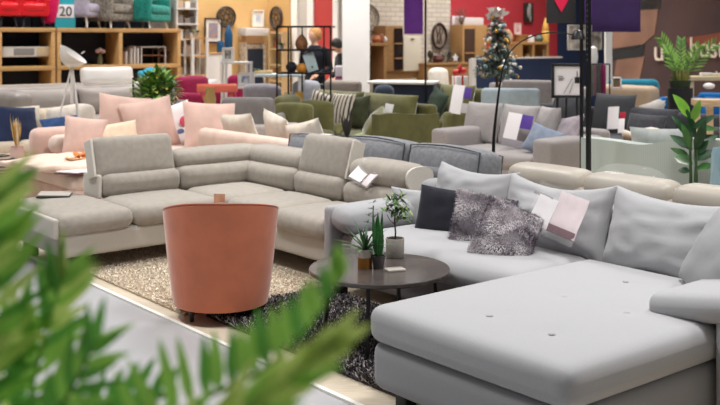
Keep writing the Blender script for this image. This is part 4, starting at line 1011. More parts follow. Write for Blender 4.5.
def picture(label, loc, rz, w_, h_, mf, mp, border=.05, ft=.03, name='framed_picture', extra=(), group=None):
    o = thing(name, label, 'picture', loc, rz, group)
    part('frame', mf, o, (rbox(w_, .03, ft, .004, n=1), T(0, -.02, ft/2)), (rbox(w_, .03, ft, .004, n=1), T(0, -.02, h_-ft/2)), (rbox(ft, .03, h_, .004, n=1), T(-w_/2+ft/2, -.02, h_/2)), (rbox(ft, .03, h_, .004, n=1), T(w_/2-ft/2, -.02, h_/2)))
    part('mount', mat('mount_white', 'efebe4', .6, var=0), o, (box(w_-ft, .012, h_-ft), T(0, -.012, h_/2)))
    if mp: part('print', mp, o, (box(w_-ft*2-border*2, .006, h_-ft*2-border*2), T(0, -.021, h_/2)))
    for nm, m, x, z, a, c, ro in extra: part(nm, m, o, (box(a, .006, c), T(x, -.027, z, ry=R(ro))))
    return o
pic = mat('print_mottled', '8d8ea6', .6, col2='c09a86', vscale=9)
loc, rz, w_, h_ = onU(UT+.03, 204, 221.5, 18, 43)
picture('dark framed picture of a blurred shore overlapping the big iron wheel', loc, rz, w_, h_, mat('frame_dark', '3a2c24', .5), pic, .07)
loc, rz, w_, h_ = onU(UT+.03, 251.5, 263.5, 10, 27)
picture('pale framed blue sketch above the white mantel', loc, rz, w_, h_, mat('frame_cream', 'e9e2d4', .5), mat('sketch_blue', 'a9b6d2', .6, col2='d8dbe2', vscale=12), .07)
# white mantel with dark opening
loc, rz, w_, h_ = onU(UT+.35, 247, 268, 28, 84)
ma = thing('mantelpiece', 'white mantelpiece around a dark opening on the ochre wall', 'fireplace', (loc.x, loc.y, 0), rz)
z1 = loc.z+h_
part('mantel_shelf', wl, ma, (rbox(w_+.06, .3, .16, .01, n=1), T(0, .15, z1-.08)))
part('frieze', mat('carved_stone', 'd9cbb8', .7, col2='a89680', vscale=25), ma, (rbox(w_*.8, .2, .1, .01, n=1), T(0, .2, z1-.38)))
part('hood', mat('hood_tan', 'cfa678', .7), ma, (rbox(w_*.8, .18, .16, .01, n=1), T(0, .22, z1-.24)))
part('opening', mat('opening_navy', '1f2b3d', .5), ma, (box(w_*.80, .1, .95), T(0, .13, z1-.90)))
for s in (-1, 1): part('pier', mat('carved_stone', 'd9cbb8', .7), ma, (rbox(.07, .22, z1-.3, .01, n=1), T(s*w_*.45, .18, (z1-.3)/2)))
def vase(label, loc, prof, m, name='vase', seg=18, cat='vase', group=None):
    return single(name, label, cat, m, loc, 0, lathe(prof, seg), group=group)
bluev = mat('glaze_blue', '1f4f78', .25, var=.1)
def base_on(px, py, D): return at(px, py, D)
# white sideboard under the picture
loc, rz, w_, h_ = onU(UT+.5, 207, 232, 54, 84)
cb = thing('sideboard', 'white sideboard carrying the blue vases under the framed picture', 'cabinet', (loc.x, loc.y, 0), rz)
zc = loc.z+h_
part('body', wl, cb, (rbox(w_, .4, zc-.1, .01, n=1), T(0, .2, (zc+.1)/2)))
part('top', legw, cb, (rbox(w_+.03, .44, .03, .005, n=1), T(0, .2, zc+.012)))
for x in (-.25, .25): part('door', wl, cb, (rbox(w_*.47, .02, zc-.2, .006, n=1), T(x*w_*.98, -.005, (zc+.1)/2)))
zc += .028
for lab, px, rr, hh in (('tall pointed navy blue vase on the white sideboard', 228.5, .085, .55), ('squat navy blue vase on the white sideboard', 220.5, .075, .23)):
    c = uv(UT+.3, v_at(px, UT+.3), zc)
    vase(lab, c, [(.01, 0), (rr*.8, 0), (rr, hh*.35), (rr, hh*.65), (rr*.5, hh*.9), (rr*.15, hh), (.01, hh)] if hh > .3 else [(.01, 0), (rr, 0), (rr, hh*.8), (rr*.7, hh), (.01, hh)], bluev)
# ladder shelf, white
loc, rz, w_, h_ = onU(UT+.6, 192.5, 207, 38, 84)
ls = thing('ladder_shelf', 'white ladder shelf with a small plant beside the framed picture', 'shelf', (loc.x, loc.y, 0), rz)
z1 = loc.z+h_
for s in (-1, 1): part('side_frame', wl, ls, (box(.05, .05, z1), T(s*w_/2, 0, z1/2)), (box(.04, .04, z1*.98), T(s*w_/2, .3, z1*.49)))
for i in range(4): part('shelf_board', legw, ls, (rbox(w_, .32, .03, .005, n=1), T(0, .15, z1-.0-.36*i)))
c = Vector((loc.x, loc.y, z1+.015))+V*0-U*.15
pp = thing('potted_plant', 'small grey green plant in a pot atop the white ladder shelf', 'plant', c, 0)
part('pot', mat('pot_grey', 'b9b3ac', .6), pp, lathe([(.01, 0), (.05, 0), (.07, .1), (.01, .1)], 14))
b = MB(); r = random.Random(8)
for i in range(40):
    a = r.uniform(0, 2*PI); b.add(blade((0, 0, .09), (math.cos(a), math.sin(a), r.uniform(.1, 1.2)), (0, 0, 1), r.uniform(.08, .16), .04, .3, 3))
b.build('foliage', mat('leaf_sage', '7d8662', .6, var=.2), pp, 60)
# pale oak open shelf with vases
loc, rz, w_, h_ = onV(VT-.25, 269, 282, 32, 84)
os_ = thing('open_shelf', 'pale oak open shelf with trinkets on the ochre return wall', 'shelf', (loc.x, loc.y, 0), rz)
z1 = loc.z+h_
pok = wood('pale_oak', 'd8bd93', 'c7a878')
for s in (-1, 1): part('upright', pok, os_, (box(.05, .22, z1), T(s*w_/2, .11, z1/2)))
for i in range(5): part('shelf_board', pok, os_, (rbox(w_, .22, .03, .005, n=1), T(0, .11, z1-.02-.33*i)))
part('back_card', mat('card_white', 'e6e0da', .7), os_, (box(w_*.7, .01, .34), T(-.05, .2, z1-.2)))
for i, (dx, col, hh) in enumerate(((-.12, 'vase_umber', .18), (.1, 'vase_moss', .22), (.02, 'vase_sand', .16), (-.1, 'vase_rust', .2))):
    m = mat(col, {'vase_umber': '6d4a32', 'vase_moss': '6c7346', 'vase_sand': 'c3a16e', 'vase_rust': 'a5502f'}[col], .5)
    c = Vector((loc.x, loc.y, z1-.02-.33*(1+i % 3)+.015))+U*dx+V*.1
    vase(('dark umber', 'moss green', 'sand coloured', 'rust red')[i]+' small vase on the pale oak open shelf', c, [(.01, 0), (.05, 0), (.06, hh*.5), (.03, hh*.85), (.035, hh), (.01, hh)], m, seg=12)
# magenta chairs
mg2 = fabric('raspberry', '86183f', .1)
armchair('raspberry pink armchair behind the white etagere near the ochre wall', at(206, 38+1.63/16.5*1000, 16.5), R(60), mg2, w=.85, h=.98, lh=.16, ah=.75, leg=legk)
armchair('smaller raspberry pink armchair seen through the white etagere', at(242, 38+1.63/16.8*1000, 16.8), R(40), mg2, w=.4, d=.5, h=.98, lh=.2, ah=.6, leg=legk)
# white etagere and coral table
et = thing('white_etagere', 'white lacquered open frame shelf left of the grey sofa back', 'shelf', at(238, 38+1.63/14.2*1000, 14.2), R(20))
for x in (-.2, .16):
    for y in (-.12, .12): part('post', wl, et, (box(.035, .035, 1.3), T(x, y, .65)))
for z in (.32, .93, 1.28): part('shelf_board', wl, et, (rbox(.4, .28, .03, .005, n=1), T(-.02, 0, z)))
pf = at(238, 38+1.63/14.2*1000, 14.2)
picture('small framed photo of a dark figure on the white etagere top', pf+Vector((-.14, 0, 1.295)), 0, .17, .2, wl, mat('photo_dark', '2b2f38', .5, col2='b8b4ae', vscale=20), .02, .02)
picture('small square frame with a blue print on the white etagere shelf', pf+Vector((.12, 0, .945)), 0, .24, .2, wl, mat('photo_blue', '5f6f95', .5, col2='d5d8e0', vscale=16), .03, .02)
coral = mat('coral_lacquer', 'e0705a', .5, var=.04)
ct = thing('tray_table', 'coral tray table on crossed legs in front of the raspberry armchair', 'table', at(217, 38+1.63/12.6*1000, 12.6), R(10))
part('tray', coral, ct, (rbox(.46, .36, .05, .02, n=2), T(0, 0, .98)))
part('rim', coral, ct, (rbox(.5, .02, .09, .008, n=1), T(0, -.18, 1.0)))
part('rim', coral, ct, (rbox(.5, .02, .09, .008, n=1), T(0, .18, 1.0)))
for s in (-1, 1):
    part('leg', coral, ct, bar((-.2, s*.14, .96), (.18, s*.14, 0), .04, .025)); part('leg', coral, ct, bar((.2, s*.14, .96), (-.18, s*.14, 0), .04, .025))
gv = thing('flower_vase', 'clear vase of golden stems standing beside the coral tray table', 'vase', at(210, 105, 11.9), 0)
gv.location.z = 0
part('stand', wl, gv, lathe([(.12, 0), (.12, .02), (.03, .03), (.03, .76), (.13, .77), (.13, .79), (.01, .79)], 18))
part('vase', mat('glass_gold', 'd6b87a', .1, trans=.5, var=0), gv, lathe([(.01, .79), (.06, .79), (.075, .9), (.05, 1.0), (.06, 1.04), (.04, 1.0), (.01, .85)], 16))
b = MB(); r = random.Random(31)
for i in range(24):
    a = r.uniform(0, 2*PI); b.add(blade((0, 0, .9), (math.cos(a)*.4, math.sin(a)*.4, 1), (1, 0, 0), r.uniform(.1, .2), .03, .1, 3))
b.build('stems', MATS['pampas'], gv, 60)
cu = round_table('small grey pedestal in the gap behind the blush cushions', at(181, 38+1.63/11.3*1000, 11.3), .1, .8, greyw, greyw, 'plinth_table')
vase('dark round vase on the small grey pedestal behind the blush cushions', at(181, 38+1.63/11.3*1000, 11.3)+Vector((0, 0, .8)), [(.01, 0), (.06, 0), (.08, .07), (.05, .13), (.01, .13)], mat('vase_slate', '6d6a69', .5))
# grey sofa seen from behind and grey cabinet in the middle
gm = fabric('mid_grey', '777371', .08, 200)
N_ = sofa('rounded_sofa', 'mid grey sofa seen from behind between the coral table and black etagere', 'sofa', at(254, 38+1.63/11.4*1000, 11.7), R(174), .64, .8, gm, bh=.98, ah=.78, aw=.1, seats=1, backs=0, bt=.18, backrest=1.0, r=.07, m2=gm)
part('valance', fabric('light_grey_base', 'aaa39f', .06), N_, (rbox(.9, .5, .16, .03), T(-.1, .35, .62)))
dk = fabric('ink_grey', '3e424c', .1)
sofa('box_arm_sofa', 'ink dark armchair just right of the mid grey sofa back', 'sofa', at(285, 38+1.63/12.6*1000, 12.6), R(174), .4, .7, dk, bh=.92, ah=.7, aw=.08, seats=1, backs=0, bt=.16, backrest=.85)
dsk = thing('counter_table', 'long table with a pale blue top above grey upholstered seats', 'table', at(275, 38+1.63/14.6*1000, 14.6), R(-2))
part('table_top', mat('top_paleblue', 'c6d3da', .35), dsk, (rbox(.85, .5, .04, .01, n=1), T(0, 0, 1.09)))
for x in (-.38, .38):
    for y in (-.2, .2): part('leg', wl, dsk, (box(.04, .04, 1.07), T(x, y, .535)))
armchair('grey upholstered armchair tucked under the pale blue table top', at(268, 38+1.63/14*1000, 14.0), R(170), fabric('storm_grey', '8d8a91', .08), w=.62, h=.98, lh=.15, ah=.8, leg=legk)
gp = thing('potted_plant', 'tiny green plant in a wooden trough on the pale blue table', 'plant', at(258, 73.3, 14.5), 0); gp.location.z = 1.11
part('trough', pok, gp, (rbox(.26, .1, .05, .01, n=1), T(.08, 0, .025)))
b = MB()
for i in range(24):
    a = r.uniform(0, 2*PI); b.add(blade((-.02, 0, .04), (math.cos(a), math.sin(a), 1), (0, 0, 1), .07, .03, .3, 3))
b.build('foliage', leafm, gp, 60)
# black metal etagere with vases
bt_ = thing('metal_etagere', 'tall black metal frame shelf with three tiers in front of two staff', 'shelf', at(306, 38+1.63/13*1000, 13.0), R(-8))
W2 = S(54, 13)/2
for x in (-W2, -W2+.15, W2):
    part('post', bm_, bt_, (box(.02, .02, 1.78), T(x, -.15, .89))); part('post', bm_, bt_, (box(.015, .015, 1.78), T(x+.12 if x < W2 else x-.14, .15, .89)))
for z in (1.775, 1.475, 1.175, .3):
    part('tier', bm_, bt_, (box(W2*2, .02, .024), T(0, -.15, z)), (box(W2*2, .02, .02), T(0, .15, z)), (box(.02, .3, .02), T(-W2, 0, z)), (box(.02, .3, .02), T(W2, 0, z)), (box(W2*2, .28, .008), T(0, 0, z)))
def one(px, z, dy=0): return Vector((bt_.location.x+S(px-306, 13), 13+dy, z))
wick = mat('wicker', 'a8754d', .8, bump=.5, scale=70, col2='7d5233', vscale=40)
vase('wicker lantern vase on the upper tier of the black etagere', one(301.5, 1.487), [(.01, 0), (.065, 0), (.085, .06), (.07, .12), (.025, .18), (.01, .18)], wick)
vase('dark round vase on the middle tier of the black etagere', one(291.5, 1.187), [(.01, 0), (.045, 0), (.075, .05), (.075, .09), (.03, .135), (.01, .135)], mat('vase_ink', '2b2d36', .35))
vase('orange ribbed bowl vase on the middle tier of the black etagere', one(302, 1.187, -.06), [(.01, 0), (.05, 0), (.07, .04), (.06, .09), (.03, .115), (.01, .1)], mat('glaze_orange', 'd08a2a', .4, var=.15, vscale=30))
ctl = thing('catalogue', 'pale blue catalogue tilted on the middle tier of the black etagere', 'catalogue', one(311, 1.187, -.1), R(-8))
part('cover', mat('cover_paleblue', 'c3d8df', .4, var=.05, vscale=10), ctl, (rbox(.145, .02, .24, .004, n=1), T(0, 0, .13, ry=R(-18))))
part('badge', mat('badge_teal', '3f6f76', .4), ctl, (lathe([(.001, -.004), (.014, -.004), (.014, .004), (.001, .004)], 12), T(.025, -.014, .07, rx=R(90))))
pp = thing('potted_plant', 'little green plant on the left of the black etagere upper tier', 'plant', one(281, 1.487, 0), 0)
part('pot', wl, pp, lathe([(.01, 0), (.03, 0), (.04, .05), (.01, .05)], 12))
b = MB()
for i in range(30):
    a = r.uniform(0, 2*PI); b.add(blade((0, 0, .05), (math.cos(a), math.sin(a), r.uniform(.1, 1)), (0, 0, 1), .09, .025, .4, 3))
b.build('foliage', leafm, pp, 60)
for lab, px, dz, m in (('woven beige basket on the lowest tier of the black etagere', 288, .312, 'basket_beige'), ('golden straw basket on the lowest tier of the black etagere', 299, .312, 'basket_gold')):
    vase(lab, one(px, dz), [(.01, 0), (.05, 0), (.055, .55), (.045, .62), (.035, .6), (.01, .1)], mat(m, 'cdb78f' if 'beige' in m else 'c99a3c', .8, bump=.4, scale=60, var=.15, vscale=30), name='basket', cat='basket')
armchair('silvery grey swivel armchair behind the black etagere', at(308, 38+1.63/14.6*1000, 14.6), R(10), fabric('silver_chair', '9c9ca3', .1), w=.5, d=.55, h=.98, lh=.25, ah=.7, leg=chrome)
# ------------------------------------------------------------------ two staff
skin = mat('skin', 'd9a88c', .55, var=.04, vscale=10)
def remesh(mb, name, m, parent, vox=.016, sm=6):
    o = mb.build(name, m, None, 60)
    md = o.modifiers.new('r', 'REMESH'); md.mode = 'VOXEL'; md.voxel_size = vox; md.use_smooth_shade = True
    s = o.modifiers.new('s', 'SMOOTH'); s.factor = .5; s.iterations = sm
    dg = bpy.context.evaluated_depsgraph_get(); me = bpy.data.meshes.new_from_object(o.evaluated_get(dg)); me.name = name
    old = o.data; o.modifiers.clear(); o.data = me; bpy.data.meshes.remove(old)
    if not len(me.materials): me.materials.append(m)
    o.parent = parent; return o
def hand(b, wr, d, side):
    d = Vector(d).normalized(); s = d.cross(Vector((0, 0, 1))); s = (s if s.length > .1 else Vector((1, 0, 0))).normalized(); nn = s.cross(d).normalized()
    wr = Vector(wr); b.add(tube([wr, wr+d*.04, wr+d*.085], [.024, .032, .034], 8))
    for k, L in enumerate((.068, .078, .073, .056)):
        p = wr+d*.08+s*(-.026+.0175*k)
        b.add(tube([p, p+d*L*.5-nn*.006, p+d*L*.85-nn*.026], [.0085, .008, .006], 6))
    p = wr+d*.03+s*.03*side; b.add(tube([p, p+s*.03*side+d*.025, p+s*.03*side+d*.055-nn*.012], [.011, .010, .007], 6))
def person(label, loc, rz, hairm, jk, tr_, arms, lean=0, head_turn=0, head_tilt=0, h=1.78, name='person'):
    o = thing(name, label, 'person', loc, rz); k = h/1.78
    M = Matrix.Scale(k, 4); LM = M @ T(0, 0, .92) @ Matrix.Rotation(R(lean), 4, 'X') @ T(0, 0, -.92)
    HM = LM @ T(0, -.01, 1.50) @ Matrix.Rotation(R(head_turn), 4, 'Z') @ Matrix.Rotation(R(head_tilt), 4, 'X') @ T(0, .01, -1.50)
    b = MB()
    tors = [(.01, .13, .10), (.92, .165, .115), (1.05, .15, .105), (1.2, .165, .115), (1.34, .185, .115), (1.43, .13, .09), (1.5, .06, .06)]
    def torso(mb, g=0, z0=.86):
        mb.add(([(x*1, y*1, z) for x, y, z in ell([(z, a+g, c+g) for z, a, c in tors if z > .9] , z0)[0]], ell([(z, a+g, c+g) for z, a, c in tors if z > .9], z0)[1]), LM)
    def ell(L_, z0):
        L_ = [(z0, L_[0][1], L_[0][2])]+L_; seg = 20; vs = []; fs = []
        for z, a, c in L_:
            for i in range(seg): vs.append((a*math.cos(2*PI*i/seg), c*math.sin(2*PI*i/seg), z))
        for j in range(len(L_)-1):
            for i in range(seg): fs.append((j*seg+i, j*seg+(i+1) % seg, (j+1)*seg+(i+1) % seg, (j+1)*seg+i))
        fs.append(tuple(reversed(range(seg)))); fs.append(tuple((len(L_)-1)*seg+i for i in range(seg)))
        return vs, fs
    torso(b)
    b.add(tube([(0, 0, 1.42), (0, -.015, 1.56)], [.058, .052], 12), LM)
    b.add(ball(.1, 16, .78, .98, 1.15, 12), HM @ T(0, -.02, 1.66)); b.add(ball(.06, 12, .85, .9, .9, 8), HM @ T(0, -.055, 1.60))
    b.add(tube([(0, -.105, 1.665), (0, -.135, 1.635), (0, -.11, 1.625)], [.01, .016, .01], 6), HM)
    for s in (-1, 1): b.add(ball(.028, 8, .35, .6, 1, 6), HM @ T(s*.08, 0, 1.655))
    legs = [[(s*.085, 0, .92), (s*.10, -.01, .5), (s*.11, .02, .08)] for s in (-1, 1)]
    for L_ in legs: b.add(tube(L_, [.085, .058, .04], 12), M); b.add(tube([Vector(L_[2])-Vector((0, 0, .035)), Vector(L_[2])+Vector((0, -.13, -.05))], [.042, .032], 10), M)
    for A_ in arms: b.add(tube(A_, [.05, .04, .027], 10), LM)
    body = remesh(b, 'body', skin, o)
    hb_ = MB()
    for A_, sd in zip(arms, (1, -1)):
        hh = MB(); hand(hh, A_[2], Vector(A_[2])-Vector(A_[1]), sd); hb_.v += [LM @ Vector(v) for v in hh.v] if not hb_.v else []
        if len(hb_.f) == 0: hb_.f += hh.f; hb_.mi += hh.mi
        else:
            off = len(hb_.v); hb_.v += [LM @ Vector(v) for v in hh.v]; hb_.f += [tuple(i+off for i in f) for f in hh.f]; hb_.mi += hh.mi
    # the hands become one surface with the body
    bmv = [tuple(v.co) for v in body.data.vertices]; bmf = [tuple(p.vertices) for p in body.data.polygons]; off = len(bmv)
    me = bpy.data.meshes.new('body'); me.from_pydata(bmv+[tuple(v) for v in hb_.v], [], bmf+[tuple(i+off for i in f) for f in hb_.f]); me.materials.append(skin)
    me.polygons.foreach_set('use_smooth', [True]*len(me.polygons)); old = body.data; body.data = me; bpy.data.meshes.remove(old)
    j = MB(); torso(j, .022, .82)
    for A_ in arms:
        A2 = [Vector(p) for p in A_]; A2[2] = A2[1]+(A2[2]-A2[1])*.93; j.add(tube([Vector((A2[0].x*.7, A2[0].y, A2[0].z+.02))]+A2, [.07, .068, .055, .042], 10), LM)
    remesh(j, 'jacket', jk, o)
    t = MB()
    for L_ in legs: t.add(tube([(L_[0][0]*.8, 0, 1.0)]+L_, [.10, .105, .078, .062], 12), M)
    t.add(ball(.16, 14, 1, .75, .7, 8), M @ T(0, 0, .93))
    remesh(t, 'trousers', tr_, o)
    hm = MB(); hm.add(ball(.112, 16, .82, .98, 1.08, 12), HM @ T(0, .005, 1.685)); hm.add(ball(.06, 12, 1.15, .8, 1.1, 8), HM @ T(0, .06, 1.63))
    part('hair', hairm, o, (hm.v, hm.f))
    for s in (-1, 1): part('eye', mat('eye_dark', '2b2522', .3, var=0), o, (ball(.009, 8, 1, .6, .7, 6), HM @ T(s*.032, -.112, 1.67)))
    part('mouth', mat('lips', 'b3736a', .5, var=0), o, (ball(.02, 8, 1, .3, .25, 6), HM @ T(0, -.109, 1.595)))
    for s in (-1, 1): part('shoe', legk, o, (rbox(.095, .27, .08, .035), M @ T(s*.11, -.04, .045)))
    return o
cl1 = fabric('staff_black', '1c1e26', .1); cl2 = fabric('staff_charcoal', '33363f', .1)
person('standing person in a black jacket with short blond hair behind the black etagere', at(315, 38+1.63/16.3*1000, 16.3), R(-25),
    mat('hair_blond', 'c08a52', .6, var=.2, vscale=30), cl1, cl2, [[(-.2, 0, 1.4), (-.26, .02, 1.12), (-.12, -.22, 1.05)], [(.2, 0, 1.4), (.27, .02, 1.12), (.14, -.2, 1.02)]], lean=0, head_turn=-20, h=1.80)
person('dark haired person in black leaning forward beside the white pillar', at(349, 38+1.63/17.3*1000, 17.3), R(-60),
    mat('hair_black', '1d1918', .5, var=.2, vscale=30), cl1, cl2, [[(-.19, 0, 1.4), (-.24, -.08, 1.15), (-.1, -.3, 1.08)], [(.19, 0, 1.4), (.24, -.08, 1.15), (.1, -.3, 1.08)]], lean=14, head_tilt=26, h=1.66)
cnt = thing('service_counter', 'dark service counter in front of the two staff', 'counter', at(326, 38+1.63/15.2*1000, 15.2), R(-6))
part('body', mat('counter_dark', '3a3c42', .5, var=.05), cnt, (rbox(.52, .4, .9, .01, n=1), T(0, 0, .45)))
part('top', legk, cnt, (rbox(.56, .44, .03, .008, n=1), T(0, 0, .915)))
pk2 = thing('shopping_bag', 'pale bag with a plum stripe on the dark counter beside the pillar', 'bag', at(339.5, 66, 15.2), 0); pk2.location.z = .93
part('body', mat('bag_pale', 'd6cdd3', .6), pk2, (rbox(.11, .08, .28, .015, n=1), T(-.01, 0, .14)))
part('stripe', mat('bag_plum', '9a3b62', .6), pk2, (box(.1, .004, .04), T(-.01, -.042, .1)))
sofa('box_arm_sofa', 'taupe sofa back right below the white pillar', 'sofa', at(352, 38+1.63/15.0*1000, 15.0), R(150), .62, .7, fabric('taupe_cloth', '8e827a', .06), bh=.98, ah=.7, aw=.1, seats=1, backs=0, bt=.2, backrest=1.0)
# ------------------------------------------------------------------ brick wall displays
oak2 = wood('cabinet_oak', 'a98258', '8e6a42')
ck = deco_wheel('round iron clock partly hidden by the white pillar on the brick wall', UB, 352, 378, 4, 32, m=mat('clock_grey', '8d8577', .6), name='wall_clock')
part('face', mat('clock_face', 'd5ccbd', .7, var=.03), ck, (lathe([(.001, -.01), (.18, -.01), (.18, .01), (.001, .01)], 24), T(0, -.01, 0, rx=R(90))))
part('hand', legk, ck, bar((0, -.05, 0), (.1, -.05, .12), .015)); part('hand', legk, ck, bar((0, -.05, 0), (-.05, -.05, .2), .015))
loc, rz, w_, h_ = onU(UB+.45, 386, 421, 26, 72)
wc = thing('display_cabinet', 'oak cabinet with a glass strip and cream door on the brick wall', 'cabinet', loc, rz)
v0 = uv(0, 0); wl_, wr_ = -w_/2, w_/2
part('body', oak2, wc, (rbox(w_*.48, .4, h_, .01, n=1), T(-w_*.26, .21, h_/2)), (rbox(w_, .4, .06, .01, n=1), T(0, .21, .03)))
gd = part('glass_door', mat('cabinet_glass', '2b2220', .12, var=.1), wc, (rbox(w_*.24, .02, h_*.9, .004, n=1), T(-w_*.15, 0, h_/2)))
for z in (.3, .62): part('glass_shelf', oak2, gd, (box(w_*.24, .02, .03), T(-w_*.15, -.012, h_*z)))
part('door', mat('door_cream', 'd9cfbc', .5, var=.02), wc, (rbox(w_*.5, .4, h_*.76, .01, n=1), T(w_*.25, .2, h_*.4)))
part('handle', oak2, wc, (rbox(w_*.1, .02, .02, .004, n=1), T(w_*.25, -.01, h_*.72)))
part('plinth', oak2, wc, (box(w_*.9, .34, loc.z), T(0, .24, -loc.z/2)))
loc, rz, w_, h_ = onU(UB+.5, 366, 388, 43, 80)
sh2 = thing('wall_desk', 'oak shelf desk on the brick wall left of the cabinet', 'shelf', (loc.x, loc.y, 0), rz)
z1 = loc.z+h_
part('shelf_board', oak2, sh2, (rbox(w_, .45, .06, .006, n=1), T(0, .24, z1-.03)))
part('leg', oak2, sh2, (rbox(.08, .42, z1-.05, .006, n=1), T(w_*.42, .24, (z1-.05)/2))); part('leg', oak2, sh2, (rbox(.08, .42, z1-.05, .006, n=1), T(-w_*.42, .24, (z1-.05)/2)))
for lab, px, m, hh in (('terracotta round pot on the oak shelf desk', 376.5, 'terracotta', .16), ('copper pot on the oak shelf desk beside a white ball', 380.5, 'copper_brown', .2)):
    vase(lab, uv(UB+.4, v_at(px, UB+.4), z1), [(.01, 0), (.07, 0), (.1, hh*.5), (.06, hh), (.01, hh)], mat(m, 'b0683c' if m == 'terracotta' else '8f5638', .6), name='pot')
single('ornament_ball', 'small white ball on the oak shelf desk', 'ornament', wl, uv(UB+.42, v_at(384, UB+.42), z1+.07), 0, ball(.07, 12))
def banner(label, px0, px1, py1, D, m, name='hanging_banner'):
    c = at((px0+px1)/2, py1, D); w_ = S(px1-px0, D)
    o = thing(name, label, 'banner', c, 0)
    part('cloth', m, o, (rbox(w_, .012, 3.0-c.z, .004, n=10, k=1, fn=lambda p: [p[0], p[1]+.008*math.sin(p[0]*22), p[2]]), T(0, 0, (3.0-c.z)/2)))
    part('hem_bar', m, o, (box(w_, .02, .02), T(0, 0, .01))); part('top_rod', legk, o, tube([(-w_/2-.03, 0, 3.0-c.z), (w_/2+.03, 0, 3.0-c.z)], .012, 6))
    return o
banner('violet cloth banner hanging before the white brick wall', 404, 423, 34, 18.5, mat('banner_violet', '5a2480', .8, var=.05, vscale=6))
banner('wide dark purple banner hanging right of the two black posts', 592, 640.5, 32, 12, mat('banner_purple', '2a0a48', .8, var=.12, vscale=5))
banner('narrow purple banner strip hanging behind the slotted black posts', 584.5, 593, 23, 12.6, mat('banner_violet', '5a2480'))
def pole(label, px, D, wpx, h, name='black_post', foot=True, slots=False):
    c = at(px, 38, D); r_ = S(wpx, D)/2
    o = thing(name, label, 'post', (c.x, c.y, 0), GR)
    part('upright', bm_, o, (box(r_*2, r_*2, h), T(0, 0, h/2)))
    if foot: part('foot_plate', bm_, o, (rbox(.2, .2, .012, .004, n=1), T(0, 0, .006)))
    if slots:
        for i in range(14): part('slot', mat('slot_grey', '5a6266', .5), o, (box(r_*.5, .002, .014), T(0, -r_-.001, 1.45+.045*i)))
    return o
pole('thin black post standing before the white brick wall', 425.5, 15, 1.4, 2.6)
pole('slim black post left of the thicker slotted post', 581.5, 8.6, 2.6, 2.4)
pole('thicker slotted black post beside the wide purple banner', 588.5, 8.2, 3.8, 2.4, slots=True)
loc, rz, w_, h_ = onU(UB+.02, 431.5, 446, 23, 49)
ov = thing('oval_ornament', 'oval dark framed wall ornament on the white brick wall', 'wall decor', loc+Vector((0, 0, h_/2)), rz)
part('frame', mat('frame_umber', '3b2823', .5), ov, (tube([(w_/2*.92*math.cos(2*PI*i/40), -.03, h_/2*.95*math.sin(2*PI*i/40)*(1-.08*math.cos(2*PI*i/40))) for i in range(41)], .028, 6, False), Matrix.Identity(4)))
part('plate', mat('plate_tan', 'b3a291', .6, col2='8d7c6c', vscale=10), ov, ([(x*w_*.47, -.012+y, z*h_*.48) for x, y, z in prism([(math.cos(2*PI*i/32), math.sin(2*PI*i/32)) for i in range(32)], .01)[0]], prism([(math.cos(2*PI*i/32), math.sin(2*PI*i/32)) for i in range(32)], .01)[1]))
part('branch', mat('frame_umber', '3b2823', .5), ov, *[tube([(x0*w_, -.025, -.3*h_), (x1*w_, -.025, .0), (x2*w_, -.025, .3*h_)], .01, 5) for x0, x1, x2 in ((-.2, -.1, -.22), (0, .05, 0), (.15, .1, .25), (-.05, -.15, .1))])
loc, rz, w_, h_ = onU(UB+.6, 424, 472, 63, 84)
sb = thing('sideboard', 'oak sideboard with dark vases under the oval ornament', 'cabinet', (loc.x, loc.y, 0), rz)
z1 = loc.z+h_
part('body', oak2, sb, (rbox(w_, .5, z1-.1, .01, n=1), T(0, .25, (z1+.05)/2))); part('top', oak2, sb, (rbox(w_+.04, .54, .05, .008, n=1), T(0, .25, z1-.02)))
for i in range(3): part('drawer', oak2, sb, (rbox(w_*.31, .02, .22, .006, n=1), T((i-1)*w_*.325, -.01, z1-.22)))
for s in (-1, 1): part('leg', oak2, sb, (box(.08, .45, .1), T(s*w_*.42, .25, .05)))
def onsb(px, back=.2): return uv(UB+.6-back, v_at(px, UB+.6-back), z1+.006)
vase('slender black and gold figure vase on the oak sideboard left end', onsb(430.5), [(.01, 0), (.06, 0), (.03, .08), (.07, .17), (.06, .24), (.02, .28), (.01, .28)], mat('vase_bronze', '3d3222', .4))
vase('dark red pot on the oak sideboard beside the fir wreath', onsb(438), [(.01, 0), (.1, 0), (.13, .08), (.1, .16), (.01, .16)], mat('pot_oxblood', '5b2a26', .5), name='pot')
wrt = thing('fir_garland', 'dark fir garland with a white star on the oak sideboard', 'garland', onsb(450), FACE_U)
b = MB(); r = random.Random(41)
for i in range(220):
    c = (r.uniform(-.32, .32), r.gauss(0, .05), abs(r.gauss(.1, .07)))
    b.add(blade(c, (r.gauss(0, 1), r.gauss(0, 1), r.gauss(.3, 1)), (0, 0, 1), .12, .02, .1, 2), None, r.choice((0, 0, 1)))
b.build('foliage', [mat('fir_dark', '2b352e', .7, var=.2), mat('fir_grey', '56605a', .7, var=.2)], wrt, 60)
sv = [((.1 if i % 2 == 0 else .045)*math.sin(PI*i/5), (.1 if i % 2 == 0 else .045)*math.cos(PI*i/5)) for i in range(10)]
part('star', wl, wrt, (prism(sv, .02), T(.02, -.16, .1)))
armchair('cream white armchair in front of the oak sideboard', at(443, 38+1.63/16.2*1000, 16.2), R(20), fabric('ivory', 'd9d0c5', .05), w=.42, d=.5, h=1.12, lh=.3, ah=.7, sh=.5)
gf = thing('gift_box', 'white gift box with a red ribbon bow beside the cream white armchair', 'box', at(459, 38+1.63/15.8*1000, 15.8), R(15))
part('plinth', legw, gf, (rbox(.3, .3, .85, .01, n=1), T(0, 0, .425)))
